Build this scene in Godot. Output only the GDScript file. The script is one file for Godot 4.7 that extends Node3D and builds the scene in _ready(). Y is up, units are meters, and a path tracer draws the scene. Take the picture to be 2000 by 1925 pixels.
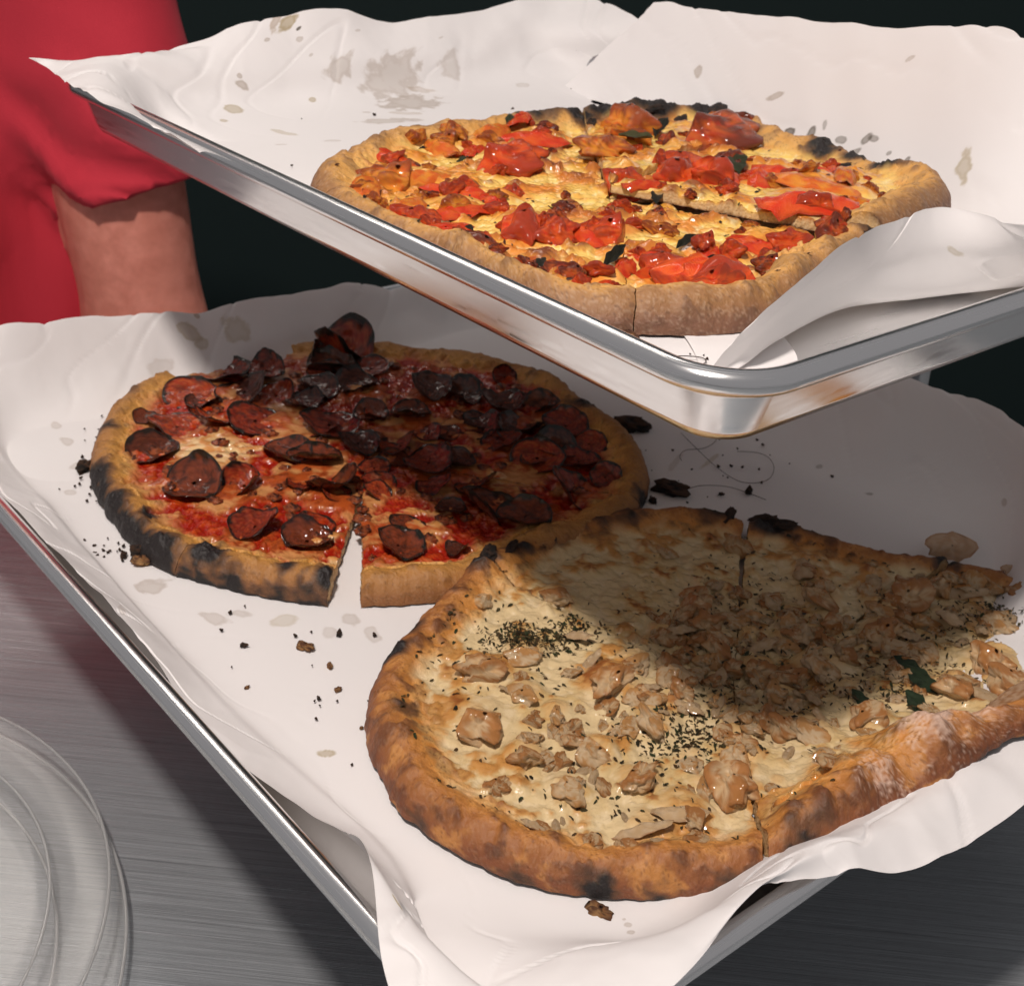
extends Node3D
# Two sheet pans of pizza on a steel counter, one held above the other. Units are metres; y = 0 is the floor of the lower pan.

const EYE := Vector3(0, 0.314, 0)
const FOCAL := 2468.0
const PITCH := 28.74
const ROLL := 3.68
const UP_FLOOR := 0.157            # floor of the upper pan
const TABLE_Y := -0.100
var cam_f: Vector3
var cam_r: Vector3
var cam_u: Vector3
var LONG := Vector3(-0.65737525, 0, -0.75356339)    # along the pans' left edges, away from the near corner
var WIDE := Vector3(0.75356339, 0, -0.65737525)     # across the pans
var up_c := Vector3(0.05638, UP_FLOOR, -0.30411)    # near corner of the upper pan
var low_c := Vector3(0.00987, 0, -0.20837)          # near corner of the lower pan
var M := {}
var n_low := FastNoiseLite.new()
var n_mid := FastNoiseLite.new()
var n_fine := FastNoiseLite.new()
var n_big := FastNoiseLite.new()
var n_cell := FastNoiseLite.new()
var n_crease := FastNoiseLite.new()
var taken := {}
var sh := 0.0
var sc := Color()


func _ready() -> void:
	# camera
	var p := deg_to_rad(PITCH)
	var r := deg_to_rad(ROLL)
	cam_f = Vector3(0, -sin(p), -cos(p))
	var up := Vector3(0, cos(p), -sin(p))
	cam_r = Vector3.RIGHT * cos(r) + up * sin(r)
	cam_u = Vector3.RIGHT * -sin(r) + up * cos(r)
	var cam := Camera3D.new()
	cam.name = "camera"
	cam.fov = rad_to_deg(2.0 * atan(962.5 / FOCAL))
	cam.near = 0.02
	cam.far = 50.0
	add_child(cam)
	cam.transform = Transform3D(Basis(cam_r, cam_u, -cam_f), EYE)
	cam.current = true
	var lens := CameraAttributesPhysical.new()
	lens.frustum_focal_length = 12.0 * FOCAL / 962.5
	lens.frustum_focus_distance = 0.43
	lens.frustum_near = 0.02
	lens.frustum_far = 50.0
	lens.exposure_aperture = 22.0
	cam.attributes = lens
	var env := Environment.new()
	env.background_mode = Environment.BG_COLOR
	env.background_color = Color(0.58, 0.57, 0.575)
	env.background_energy_multiplier = 0.66
	env.tonemap_mode = Environment.TONE_MAPPER_LINEAR
	env.tonemap_exposure = 1.24
	env.sdfgi_enabled = true
	env.ssao_enabled = true
	env.ssil_enabled = true
	var we := WorldEnvironment.new()
	we.name = "world_environment"
	we.environment = env
	add_child(we)
	setup_noise()
	materials()
	# lamps
	pendant("pendant_lamp", Vector3(-0.20, 1.06, 0.02), 0.045, 0.95, Color(1.0, 0.955, 0.92), "black pendant lamp hanging above the near side of the counter")
	tube_lamp(Vector3(-0.75, 1.75, -1.95), 1.5, 0.16, Color(1.0, 0.96, 0.92), 0.34)
	setting()
	person()
	rack()
	pan("sheet_pan", low_c, 0.52, 0.45, "large aluminium sheet pan below, holding two pizzas on white paper")
	pan("sheet_pan", up_c, 0.46, 0.335, "smaller aluminium sheet pan held above, with the tomato pizza in it")
	papers()
	plates()
	tomato_pizza()
	pepperoni_pizza()
	white_pizza()
	scraps()


# ---------------------------------------------------------------- pixels of the photograph to places
func ray(u: float, v: float) -> Vector3:
	return cam_f + cam_r * ((u - 1000.0) / FOCAL) + cam_u * ((962.5 - v) / FOCAL)

func at_y(u: float, v: float, y: float) -> Vector3:
	var d := ray(u, v)
	return EYE + d * ((y - EYE.y) / d.y)

func at_z(u: float, v: float, z: float) -> Vector3:
	var d := ray(u, v)
	return EYE + d * ((z - EYE.z) / d.z)

func at_plane(u: float, v: float, c: Vector3, n: Vector3, k: float) -> Vector3:
	var d := ray(u, v)
	return EYE + d * (((c - EYE).dot(n) + k) / d.dot(n))

func seen_at(x: Vector3) -> Vector2:
	var d := x - EYE
	var z := d.dot(cam_f)
	return Vector2(1000.0 + FOCAL * d.dot(cam_r) / z, 962.5 - FOCAL * d.dot(cam_u) / z)

func px_size(x: Vector3) -> float:      # metres per photograph pixel there
	return (x - EYE).dot(cam_f) / FOCAL


# ---------------------------------------------------------------- nodes
func numbered(called: String) -> String:
	var k: int = taken.get(called, 0)
	taken[called] = k + 1
	return called if k == 0 else "%s_%03d" % [called, k]

func thing(called: String, label: String, category: String, at: Vector3, group := "") -> Node3D:
	var o := Node3D.new()
	o.name = numbered(called)
	o.position = at
	tag(o, label, category, group)
	add_child(o, true)
	return o

func tag(o: Node3D, label: String, category: String, group := "") -> void:
	o.set_meta("label", label)
	o.set_meta("category", category)
	if group:
		o.set_meta("group", group)

func obj(called: String, mesh: Mesh, mat: Material, parent: Node = self) -> MeshInstance3D:
	var o := MeshInstance3D.new()
	o.mesh = mesh
	o.material_override = mat
	if parent == self:
		o.name = numbered(called)
	else:
		var key := str(parent.get_instance_id()) + "/" + called
		var k: int = taken.get(key, 0)
		taken[key] = k + 1
		o.name = called if k == 0 else "%s_%03d" % [called, k]
	parent.add_child(o, true)
	return o

func struct(called: String, mesh: Mesh, mat: Material) -> MeshInstance3D:
	var o := obj(called, mesh, mat)
	o.set_meta("kind", "structure")
	return o


# ---------------------------------------------------------------- meshes
func grid_normals(pos: PackedVector3Array, rows: int, cols: int, flip: bool, wrap := false) -> PackedVector3Array:
	var nrm := PackedVector3Array()
	nrm.resize(rows * cols)
	for i in rows:
		var i0 := maxi(i - 1, 0) * cols
		var i1 := mini(i + 1, rows - 1) * cols
		for j in cols:
			var j0 := j - 1
			var j1 := j + 1
			if wrap:
				if j0 < 0: j0 = cols - 2
				if j1 >= cols: j1 = 1
			else:
				j0 = maxi(j0, 0)
				j1 = mini(j1, cols - 1)
			var n := (pos[i1 + j] - pos[i0 + j]).cross(pos[i * cols + j1] - pos[i * cols + j0])
			var l := n.length()
			n = n / l if l > 1e-14 else Vector3.UP
			nrm[i * cols + j] = -n if flip else n
	return nrm

func grid_commit(pos: PackedVector3Array, nrm: PackedVector3Array, rows: int, cols: int, flip: bool, col := PackedColorArray(), uv := PackedVector2Array(), r0 := 0, r1 := -1) -> ArrayMesh:
	if r1 < 0: r1 = rows - 1
	var idx := PackedInt32Array()
	idx.resize((r1 - r0) * (cols - 1) * 6)
	var k := 0
	for i in range(r1 - r0):
		for j in cols - 1:
			var a := i * cols + j
			var b := a + 1
			var c := a + cols
			var d := c + 1
			if flip:
				idx[k] = a; idx[k + 1] = c; idx[k + 2] = b; idx[k + 3] = c; idx[k + 4] = d; idx[k + 5] = b
			else:
				idx[k] = a; idx[k + 1] = b; idx[k + 2] = c; idx[k + 3] = c; idx[k + 4] = b; idx[k + 5] = d
			k += 6
	var arr := []
	arr.resize(Mesh.ARRAY_MAX)
	var s := r0 * cols
	var e := (r1 + 1) * cols
	arr[Mesh.ARRAY_VERTEX] = pos.slice(s, e)
	arr[Mesh.ARRAY_NORMAL] = nrm.slice(s, e)
	if col.size(): arr[Mesh.ARRAY_COLOR] = col.slice(s, e)
	if uv.size(): arr[Mesh.ARRAY_TEX_UV] = uv.slice(s, e)
	arr[Mesh.ARRAY_INDEX] = idx
	var m := ArrayMesh.new()
	m.add_surface_from_arrays(Mesh.PRIMITIVE_TRIANGLES, arr)
	return m

func grid(pos: PackedVector3Array, rows: int, cols: int, flip: bool, col := PackedColorArray(), uv := PackedVector2Array(), wrap := false) -> ArrayMesh:
	return grid_commit(pos, grid_normals(pos, rows, cols, flip, wrap), rows, cols, flip, col, uv)

func box(size: Vector3) -> BoxMesh:
	var b := BoxMesh.new()
	b.size = size
	return b

func tube(path: PackedVector3Array, rad: float, sides := 8, taper := 1.0) -> ArrayMesh:
	var pos := PackedVector3Array()
	var last := path.size() - 1
	for i in path.size():
		var t := (path[mini(i + 1, last)] - path[maxi(i - 1, 0)]).normalized()
		var a := t.cross(Vector3.UP if absf(t.y) < 0.9 else Vector3.RIGHT).normalized()
		var b := t.cross(a)
		var rr := rad * lerpf(1.0, taper, float(i) / last)
		if i == 0 or i == last: rr *= 0.6
		for j in sides + 1:
			var w := TAU * j / sides
			pos.append(path[i] + (a * cos(w) + b * sin(w)) * rr)
	return grid(pos, path.size(), sides + 1, true, PackedColorArray(), PackedVector2Array(), true)

func lathe(profile: PackedVector2Array, sides := 64) -> ArrayMesh:
	var pos := PackedVector3Array()
	for q in profile:
		for j in sides + 1:
			var w := TAU * j / sides
			pos.append(Vector3(q.x * cos(w), q.y, q.x * sin(w)))
	return grid(pos, profile.size(), sides + 1, false, PackedColorArray(), PackedVector2Array(), true)

func ss(a: float, b: float, x: float) -> float:
	var t := clampf((x - a) / (b - a), 0.0, 1.0)
	return t * t * (3.0 - 2.0 * t)

func cr(a: Vector3, b: Vector3, c: Vector3, d: Vector3, t: float) -> Vector3:
	return 0.5 * (2.0 * b + (c - a) * t + (2.0 * a - 5.0 * b + 4.0 * c - d) * t * t + (3.0 * b - 3.0 * c + d - a) * t * t * t)

func curve_points(pts: Array, per: int) -> PackedVector3Array:
	var out := PackedVector3Array()
	var n := pts.size()
	for i in n - 1:
		for k in per:
			out.append(cr(pts[maxi(i - 1, 0)], pts[i], pts[i + 1], pts[mini(i + 2, n - 1)], float(k) / per))
	out.append(pts[n - 1])
	return out


# ---------------------------------------------------------------- materials
func noise_tex(freq: float, octaves: int, normal := false, strength := 4.0, size := 512, seed_ := 1, kind := FastNoiseLite.TYPE_SIMPLEX_SMOOTH, ramp: Gradient = null) -> NoiseTexture2D:
	var t := NoiseTexture2D.new()
	t.width = size
	t.height = size
	t.seamless = true
	var f := FastNoiseLite.new()
	f.noise_type = kind
	f.frequency = freq
	f.fractal_octaves = octaves
	f.seed = seed_
	t.noise = f
	t.as_normal_map = normal
	t.bump_strength = strength
	if ramp: t.color_ramp = ramp
	return t

func setup_noise() -> void:
	for a in [[n_low, 38.0, 3, 11], [n_mid, 120.0, 3, 23], [n_fine, 520.0, 2, 31], [n_big, 12.0, 2, 47]]:
		a[0].noise_type = FastNoiseLite.TYPE_SIMPLEX_SMOOTH
		a[0].frequency = a[1]
		a[0].fractal_octaves = a[2]
		a[0].seed = a[3]
	n_cell.noise_type = FastNoiseLite.TYPE_CELLULAR
	n_cell.cellular_return_type = FastNoiseLite.RETURN_DISTANCE
	n_cell.frequency = 70.0
	n_cell.fractal_type = FastNoiseLite.FRACTAL_NONE
	n_cell.seed = 5
	n_crease.noise_type = FastNoiseLite.TYPE_CELLULAR
	n_crease.cellular_return_type = FastNoiseLite.RETURN_DISTANCE
	n_crease.frequency = 17.0
	n_crease.fractal_type = FastNoiseLite.FRACTAL_NONE
	n_crease.seed = 8

func mat(called: String, c: Color, rough: float, metal := 0.0) -> StandardMaterial3D:
	var m := StandardMaterial3D.new()
	m.resource_name = called
	m.albedo_color = c.linear_to_srgb()
	m.roughness = rough
	m.metallic = metal
	M[called] = m
	return m

func painted(called: String, rough: float, bump: Texture2D, bump_cm: float, scale: float) -> StandardMaterial3D:
	var m := mat(called, Color.WHITE, rough)
	m.vertex_color_use_as_albedo = true
	if bump:
		m.heightmap_enabled = true
		m.heightmap_texture = bump
		m.heightmap_scale = bump_cm
		m.uv1_triplanar = true
		m.uv1_scale = Vector3.ONE * scale
	return m

func streaks(size: int, count: int, seed_: int, centre := 0.5, depth := 0.10) -> ImageTexture:      # brushed grain along u
	var rng := RandomNumberGenerator.new()
	rng.seed = seed_
	var data := PackedByteArray()
	data.resize(size * size)
	var acc := PackedFloat32Array()
	acc.resize(size * size)
	acc.fill(centre)
	for k in count:
		var y := rng.randi() % size
		var x := rng.randi() % size
		var ln := int(size * (0.04 + 0.5 * pow(rng.randf(), 2.0)))
		var amp := rng.randfn(0.0, depth) * (4.0 if rng.randf() < 0.02 else 1.0)
		var drift := rng.randf_range(-0.02, 0.02)
		for i in ln:
			var q := posmod(y + int(drift * i), size) * size + (x + i) % size
			acc[q] += amp * sin(PI * i / ln)
	for i in acc.size():
		data[i] = int(clampf(acc[i], 0.0, 1.0) * 255.0)
	return ImageTexture.create_from_image(Image.create_from_data(size, size, false, Image.FORMAT_L8, data))

func materials() -> void:
	var grain := streaks(1024, 40000, 3, 0.5, 0.05)
	var scuffs := streaks(512, 2600, 9)
	var fibre := noise_tex(0.05, 4, false, 1.0, 512, 4)
	var pore := noise_tex(0.035, 4, false, 1.0, 512, 8)
	var speck := noise_tex(0.09, 3, false, 1.0, 512, 15)
	var steel := mat("steel", Color(0.62, 0.66, 0.70), 0.36, 0.5)
	steel.albedo_texture = streaks(1024, 40000, 21, 0.76, 0.028)
	steel.heightmap_enabled = true
	steel.heightmap_texture = grain
	steel.heightmap_scale = 0.012
	steel.roughness_texture = grain
	steel.roughness = 0.7
	steel.anisotropy_enabled = true
	steel.anisotropy = 0.6
	steel.uv1_scale = Vector3(2.6, 8.0, 1)
	var alu := mat("aluminium", Color(0.88, 0.88, 0.88), 0.42, 1.0)
	alu.roughness_texture = scuffs
	alu.roughness = 0.40
	alu.heightmap_enabled = true
	alu.heightmap_texture = scuffs
	alu.heightmap_scale = 0.004
	alu.uv1_scale = Vector3(6, 1, 1)
	mat("chrome", Color(0.55, 0.55, 0.55), 0.2, 1.0)
	mat("dark_wall", Color(0.006, 0.020, 0.020), 0.8)
	mat("floor", Color(0.02, 0.02, 0.02), 0.6)
	mat("lamp_black", Color(0.02, 0.02, 0.02), 0.5)
	for q in [["cheese", 0.24, pore, 0.022, 30.0, 0.55], ["crust", 0.62, pore, 0.028, 40.0, 0.0], ["wet", 0.24, pore, 0.06, 1.6, 0.3], ["meat", 0.21, speck, 0.03, 2.0, 0.6], ["clam", 0.25, pore, 0.05, 1.8, 0.4], ["char", 0.8, speck, 0.06, 40.0, 0.0]]:
		var pm := painted(q[0], q[1], q[2], q[3], q[4])
		if q[5] > 0.0:
			pm.clearcoat_enabled = true
			pm.clearcoat = q[5]
			pm.clearcoat_roughness = 0.09
			pm.metallic_specular = 0.35
	var leaf := painted("leaf", 0.45, speck, 0.05, 3.0)
	leaf.backlight_enabled = true
	leaf.backlight = Color(0.1, 0.1, 0.05)
	var cloth := mat("red_cotton", Color(0.62, 0.030, 0.055), 0.85)
	cloth.heightmap_enabled = true
	cloth.heightmap_texture = fibre
	cloth.heightmap_scale = 0.03
	cloth.uv1_triplanar = true
	cloth.uv1_scale = Vector3.ONE * 24.0
	cloth.rim_enabled = true
	cloth.rim = 0.3
	var skin := mat("skin", Color(0.86, 0.335, 0.255), 0.5)
	var blotch := Gradient.new()
	blotch.set_color(0, Color(0.88, 0.82, 0.80))
	blotch.set_color(1, Color(1.0, 1.0, 1.0))
	skin.albedo_texture = noise_tex(0.012, 5, false, 1.0, 512, 44, FastNoiseLite.TYPE_SIMPLEX_SMOOTH, blotch)
	skin.uv1_triplanar = true
	skin.uv1_scale = Vector3.ONE * 9.0
	skin.heightmap_enabled = true
	skin.heightmap_texture = pore
	skin.heightmap_scale = 0.008
	skin.subsurf_scatter_enabled = true
	skin.subsurf_scatter_strength = 0.15
	var plate := mat("clear_plastic", Color(0.78, 0.77, 0.75, 0.30), 0.2)
	plate.albedo_color.a = 0.045
	plate.metallic_specular = 0.3
	plate.transparency = BaseMaterial3D.TRANSPARENCY_ALPHA
	var edge := mat("plastic_edge", Color(0.42, 0.42, 0.42), 0.1)
	edge.albedo_color.a = 0.5
	edge.transparency = BaseMaterial3D.TRANSPARENCY_ALPHA
	var grease := mat("wet_grease", Color(0.75, 0.7, 0.62), 0.06)
	grease.albedo_color.a = 0.16
	grease.transparency = BaseMaterial3D.TRANSPARENCY_ALPHA
	mat("thread", Color(0.05, 0.03, 0.025), 0.5)
	M["fibre"] = fibre


# ---------------------------------------------------------------- lamps and setting
func pendant(called: String, at: Vector3, size: float, energy: float, c: Color, label: String) -> void:
	var t := thing(called, label, "lamp", at)
	var bulb := SphereMesh.new()
	bulb.radius = size
	bulb.height = size * 2.0
	var g := mat("bulb_glow", c, 0.5)
	g.emission_enabled = true
	g.emission = c
	g.emission_energy_multiplier = 6.0
	obj("bulb", bulb, g, t)
	obj("shade", lathe(PackedVector2Array([Vector2(0.02, 0.15), Vector2(0.06, 0.13), Vector2(0.12, 0.06), Vector2(0.14, 0.03), Vector2(0.137, 0.03), Vector2(0.115, 0.06), Vector2(0.055, 0.127), Vector2(0.02, 0.147)])), M["lamp_black"], t)
	obj("cord", tube(PackedVector3Array([Vector3(0, 0.14, 0), Vector3(0, 0.6, 0), Vector3(0, 1.2, 0)]), 0.003), M["lamp_black"], t)
	var l := OmniLight3D.new()
	l.name = "light"
	l.light_color = c
	l.light_energy = energy
	l.light_size = size
	l.omni_range = 8.0
	l.omni_attenuation = 2.0
	l.shadow_enabled = true
	t.add_child(l, true)

func tube_lamp(at: Vector3, long: float, wide: float, c: Color, energy: float) -> void:
	var t := thing("ceiling_lamp", "long white strip lamp hanging over the far side of the counter", "lamp", at)
	var g := mat("strip_glow", c, 0.5)
	g.emission_enabled = true
	g.emission = c
	g.emission_energy_multiplier = 2.2
	var face := obj("diffuser", box(Vector3(long, 0.02, wide)), g, t)
	var body := obj("housing", box(Vector3(long + 0.04, 0.05, wide + 0.04)), M["lamp_black"], t)
	body.position.y = 0.037
	t.look_at_from_position(at, at + Vector3(0, 0, -1), Vector3(0, 1, 0.0))
	t.rotation = Vector3(deg_to_rad(-35.0), 0, 0)
	var l := AreaLight3D.new()
	l.name = "light"
	l.area_size = Vector2(long, wide)
	l.light_color = c
	l.light_energy = energy
	l.area_range = 8.0
	l.shadow_enabled = true
	t.add_child(l, true)
	l.position.y = -0.014
	l.rotation.x = -PI / 2.0
	face.position.y = 0.0

func setting() -> void:
	var w := struct("wall", box(Vector3(9.0, 2.6, 0.1)), M["dark_wall"])
	w.position = Vector3(0, 0.2, -2.6)
	var fl := struct("floor", box(Vector3(9.0, 0.1, 6.0)), M["floor"])
	fl.position = Vector3(0, -1.05, 0.4)
	# the counter, brushed along x
	var x0 := -1.1
	var x1 := 1.2
	var z0 := -0.93
	var z1 := 0.35
	var t := thing("steel_counter", "brushed stainless steel counter top under the pans", "counter", Vector3(0, TABLE_Y, 0))
	var turn := Basis(Vector3.UP, deg_to_rad(-3.0))
	var pos := PackedVector3Array()
	var uv := PackedVector2Array()
	var nx := 40
	var prof := [[0.0, -0.04], [0.0, -0.004], [0.0012, -0.0012], [0.004, 0.0], [0.3, 0.0], [0.6, 0.0], [0.9, 0.0], [1.276, 0.0], [1.2788, -0.0012], [1.28, -0.004], [1.28, -0.04]]
	for q in prof:
		for i in nx + 1:
			var x := lerpf(x0, x1, float(i) / nx)
			pos.append(turn * Vector3(x, q[1], z0 + q[0]))
			uv.append(Vector2((x - x0), q[0] - q[1]))
	obj("top", grid(pos, prof.size(), nx + 1, false, PackedColorArray(), uv), M["steel"], t)
	for sx in [-0.95, 1.05]:
		for sz in [-0.8, 0.22]:
			var leg := obj("leg", box(Vector3(0.04, 0.86, 0.04)), M["chrome"], t)
			leg.position = turn * Vector3(sx, -0.47, sz)

func rack() -> void:
	# the stand that carries both pans: two posts behind, rails under each pan
	var t := thing("pan_rack", "grey metal rack carrying the two sheet pans one above the other", "rack", Vector3.ZERO)
	var foot := at_y(1795, 722, 0.030)
	foot.y = TABLE_Y
	var s := (foot - low_c).dot(LONG)
	for k in [0.0, 0.16]:
		var f: Vector3 = foot + LONG * float(k)
		obj("post", tube(PackedVector3Array([f, f + Vector3.UP * 0.002, f + Vector3.UP * 0.12, f + Vector3.UP * 0.2535]), 0.0075, 16), M["chrome"], t)
		for y in [UP_FLOOR - 0.0078, -0.0078]:
			var b := f
			b.y = y
			var reach := 0.32 if y > 0.0 else 0.38
			obj("rail", tube(PackedVector3Array([b, b - WIDE * 0.01, b - WIDE * reach * 0.5, b - WIDE * reach]), 0.004, 12), M["chrome"], t)
		obj("foot", tube(PackedVector3Array([f + Vector3(0, 0.0065, 0), f + Vector3(0, 0.0065, 0) - WIDE * 0.01, f + Vector3(0, 0.0065, 0) - WIDE * 0.3]), 0.006, 12), M["chrome"], t)


# ---------------------------------------------------------------- pans
func rounded(len_: float, wid: float, inset: float, rad: float, per: int) -> PackedVector2Array:
	var out := PackedVector2Array()
	var r := maxf(rad - inset, 0.002)
	var c := [Vector2(inset + r, inset + r), Vector2(len_ - inset - r, inset + r), Vector2(len_ - inset - r, wid - inset - r), Vector2(inset + r, wid - inset - r)]
	for q in 4:
		for k in per + 1:
			var w := PI + q * PI / 2.0 + PI / 2.0 * k / per
			out.append(c[q] + Vector2(cos(w), sin(w)) * r)
	out.append(out[0])
	return out

func pan(called: String, c: Vector3, len_: float, wid: float, label: String) -> void:
	var t := thing(called, label, "sheet pan", c)
	# profile from the floor outwards: inset from the outer edge, height
	var prof := [[0.060, 0.0], [0.026, 0.0], [0.0190, 0.0010], [0.0160, 0.0040], [0.0104, 0.0165], [0.0088, 0.0190]]
	var bead := []
	for k in 17:
		var w := deg_to_rad(255.0) * k / 16.0
		bead.append([0.0040 + 0.0040 * cos(w), 0.0205 + 0.0040 * sin(w)])
	for b in bead:
		prof.append(b)
	prof.append_array([[0.0066, 0.0160], [0.0080, 0.0140], [0.0118, 0.0015], [0.0138, -0.0016], [0.0175, -0.0028], [0.026, -0.0030], [0.060, -0.0030]])
	var rings := []
	for q in prof:
		rings.append(rounded(len_, wid, q[0], 0.028, 14))
	var n: int = rings[0].size()
	var parts := [["floor_sheet", -1, 0], ["rim", 0, 0]]
	var pos := PackedVector3Array()
	var uv := PackedVector2Array()
	for i in prof.size():
		var run := 0.0
		for j in n:
			var e: Vector2 = rings[i][j]
			if j > 0: run += e.distance_to(rings[i][j - 1])
			pos.append(LONG * e.x + WIDE * e.y + Vector3.UP * prof[i][1])
			uv.append(Vector2(run, i * 0.02))
	var nrm := grid_normals(pos, prof.size(), n, true)
	# which way is out: the floor must face up
	var up_ok := nrm[n + 3].y > 0.0
	var flip := up_ok
	if not up_ok:
		for i in nrm.size(): nrm[i] = -nrm[i]
	obj("rim", grid_commit(pos, nrm, prof.size(), n, flip, PackedColorArray(), uv), M["aluminium"], t)
	var bot := PackedVector3Array()
	var buv := PackedVector2Array()
	for i in 3:
		for j in 3:
			var e := Vector2(lerpf(0.0591, len_ - 0.0591, i / 2.0), lerpf(0.0591, wid - 0.0591, j / 2.0))
			bot.append(LONG * e.x + WIDE * e.y + Vector3.UP * -0.0002)
			buv.append(e)
	var bm := grid(bot, 3, 3, true, PackedColorArray(), buv)
	obj("bottom", bm, M["aluminium"], t)


# ---------------------------------------------------------------- paper
func low(s: float, t: float, h: float) -> Vector3:
	return low_c + LONG * s + WIDE * t + Vector3.UP * h

func upp(s: float, t: float, h: float) -> Vector3:
	return up_c + LONG * s + WIDE * t + Vector3.UP * h

func sheet(called: String, label: String, rows: Array, per_i: int, per_j: int, floor_y: float, wrinkle: float, stains: Array, seed_: int) -> void:
	var cols: int = rows[0].size()
	var dense := []
	for rw in rows:
		dense.append(curve_points(rw, per_j))
	var m: int = dense[0].size()
	var n := (rows.size() - 1) * per_i + 1
	var pos := PackedVector3Array()
	pos.resize(n * m)
	var uv := PackedVector2Array()
	uv.resize(n * m)
	var last := rows.size() - 1
	for i in n:
		var seg := mini(i / per_i, last - 1)
		var t := float(i - seg * per_i) / per_i
		for j in m:
			var q := cr(dense[maxi(seg - 1, 0)][j], dense[seg][j], dense[seg + 1][j], dense[mini(seg + 2, last)][j], t)
			var lift := clampf((q.y - floor_y - 0.001) / 0.014, 0.09, 1.0)
			q.y += wrinkle * lift * (n_big.get_noise_2d(q.x * 1.6 + seed_, q.z * 1.6) + 0.35 * n_low.get_noise_2d(q.x * 0.8 + seed_, q.z * 0.8))
			q.y += 0.0036 * (lift - 0.045) * (n_crease.get_noise_2d(q.x + seed_, q.z + q.y) + 0.6)
			var fold := absf(n_big.get_noise_2d(q.x * 0.9 + seed_ * 3.0, q.z * 0.9 + q.y * 2.0))
			q.y -= 0.0011 * lift * maxf(0.0, 1.0 - fold / 0.05)
			q.y = maxf(q.y, floor_y + 0.0009)
			pos[i * m + j] = q
			uv[i * m + j] = Vector2(float(j) / (m - 1), float(i) / (n - 1))
	var nrm := grid_normals(pos, n, m, false)
	var mid := nrm[(n / 2) * m + m / 2].y > 0.0
	if not mid:
		for i in nrm.size(): nrm[i] = -nrm[i]
	var mesh := grid_commit(pos, nrm, n, m, not mid, PackedColorArray(), uv)
	# colour: off-white with grease marks
	var size := 1024
	var img := Image.create(size, size, false, Image.FORMAT_RGB8)
	img.fill(Color(0.905, 0.892, 0.893))
	var rng := RandomNumberGenerator.new()
	rng.seed = seed_
	for st in stains:
		var best := 1e9
		var bi := 0
		var w := Vector2(st[0], st[1])
		for k in range(0, pos.size(), 1):
			if k % 2: continue
			var dd := seen_at(pos[k]).distance_squared_to(w)
			if dd < best:
				best = dd
				bi = k
		var i := clampi(bi / m, 1, n - 2)
		var j := clampi(bi % m, 1, m - 2)
		var du := pos[i * m + j + 1].distance_to(pos[i * m + j - 1]) * 0.5 * (m - 1)
		var dv := pos[(i + 1) * m + j].distance_to(pos[(i - 1) * m + j]) * 0.5 * (n - 1)
		var unit := px_size(pos[bi])
		var rx: float = st[2] * unit
		var ry: float = st[3] * unit * 1.5
		var tone: Color = st[4]
		var k0: float = st[5]
		var reach := maxf(rx, ry) * 1.35
		var cu := uv[bi].x
		var cv := uv[bi].y
		var ang: float = st[6] if st.size() > 6 else rng.randf() * TAU
		var off := rng.randf() * 50.0
		for y in range(maxi(0, int((cv - reach / dv) * size)), mini(size, int((cv + reach / dv) * size) + 1)):
			for x in range(maxi(0, int((cu - reach / du) * size)), mini(size, int((cu + reach / du) * size) + 1)):
				var a := (float(x) / size - cu) * du
				var b := (float(y) / size - cv) * dv
				var a2 := a * cos(ang) + b * sin(ang)
				var b2 := -a * sin(ang) + b * cos(ang)
				var rho := sqrt(pow(a2 / rx, 2.0) + pow(b2 / ry, 2.0))
				rho += 0.46 * n_mid.get_noise_2d(a * 0.7 + off, b * 0.7) + 0.06 * n_fine.get_noise_2d(a + off, b)
				var kk := (1.0 - ss(0.58, 0.95, rho)) * k0
				kk *= 0.75 + 0.5 * ss(0.35, 0.8, rho)
				if kk > 0.003:
					img.set_pixel(x, y, img.get_pixel(x, y).lerp(tone, clampf(kk, 0.0, 1.0)))
	var pm := mat("paper_%d" % seed_, Color.WHITE, 0.55)
	pm.albedo_texture = ImageTexture.create_from_image(img)
	pm.texture_repeat = false
	pm.backlight_enabled = true
	pm.backlight = Color(0.40, 0.38, 0.36)
	pm.metallic_specular = 0.35
	var o := obj(called, mesh, pm)
	tag(o, label, "paper")

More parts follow.
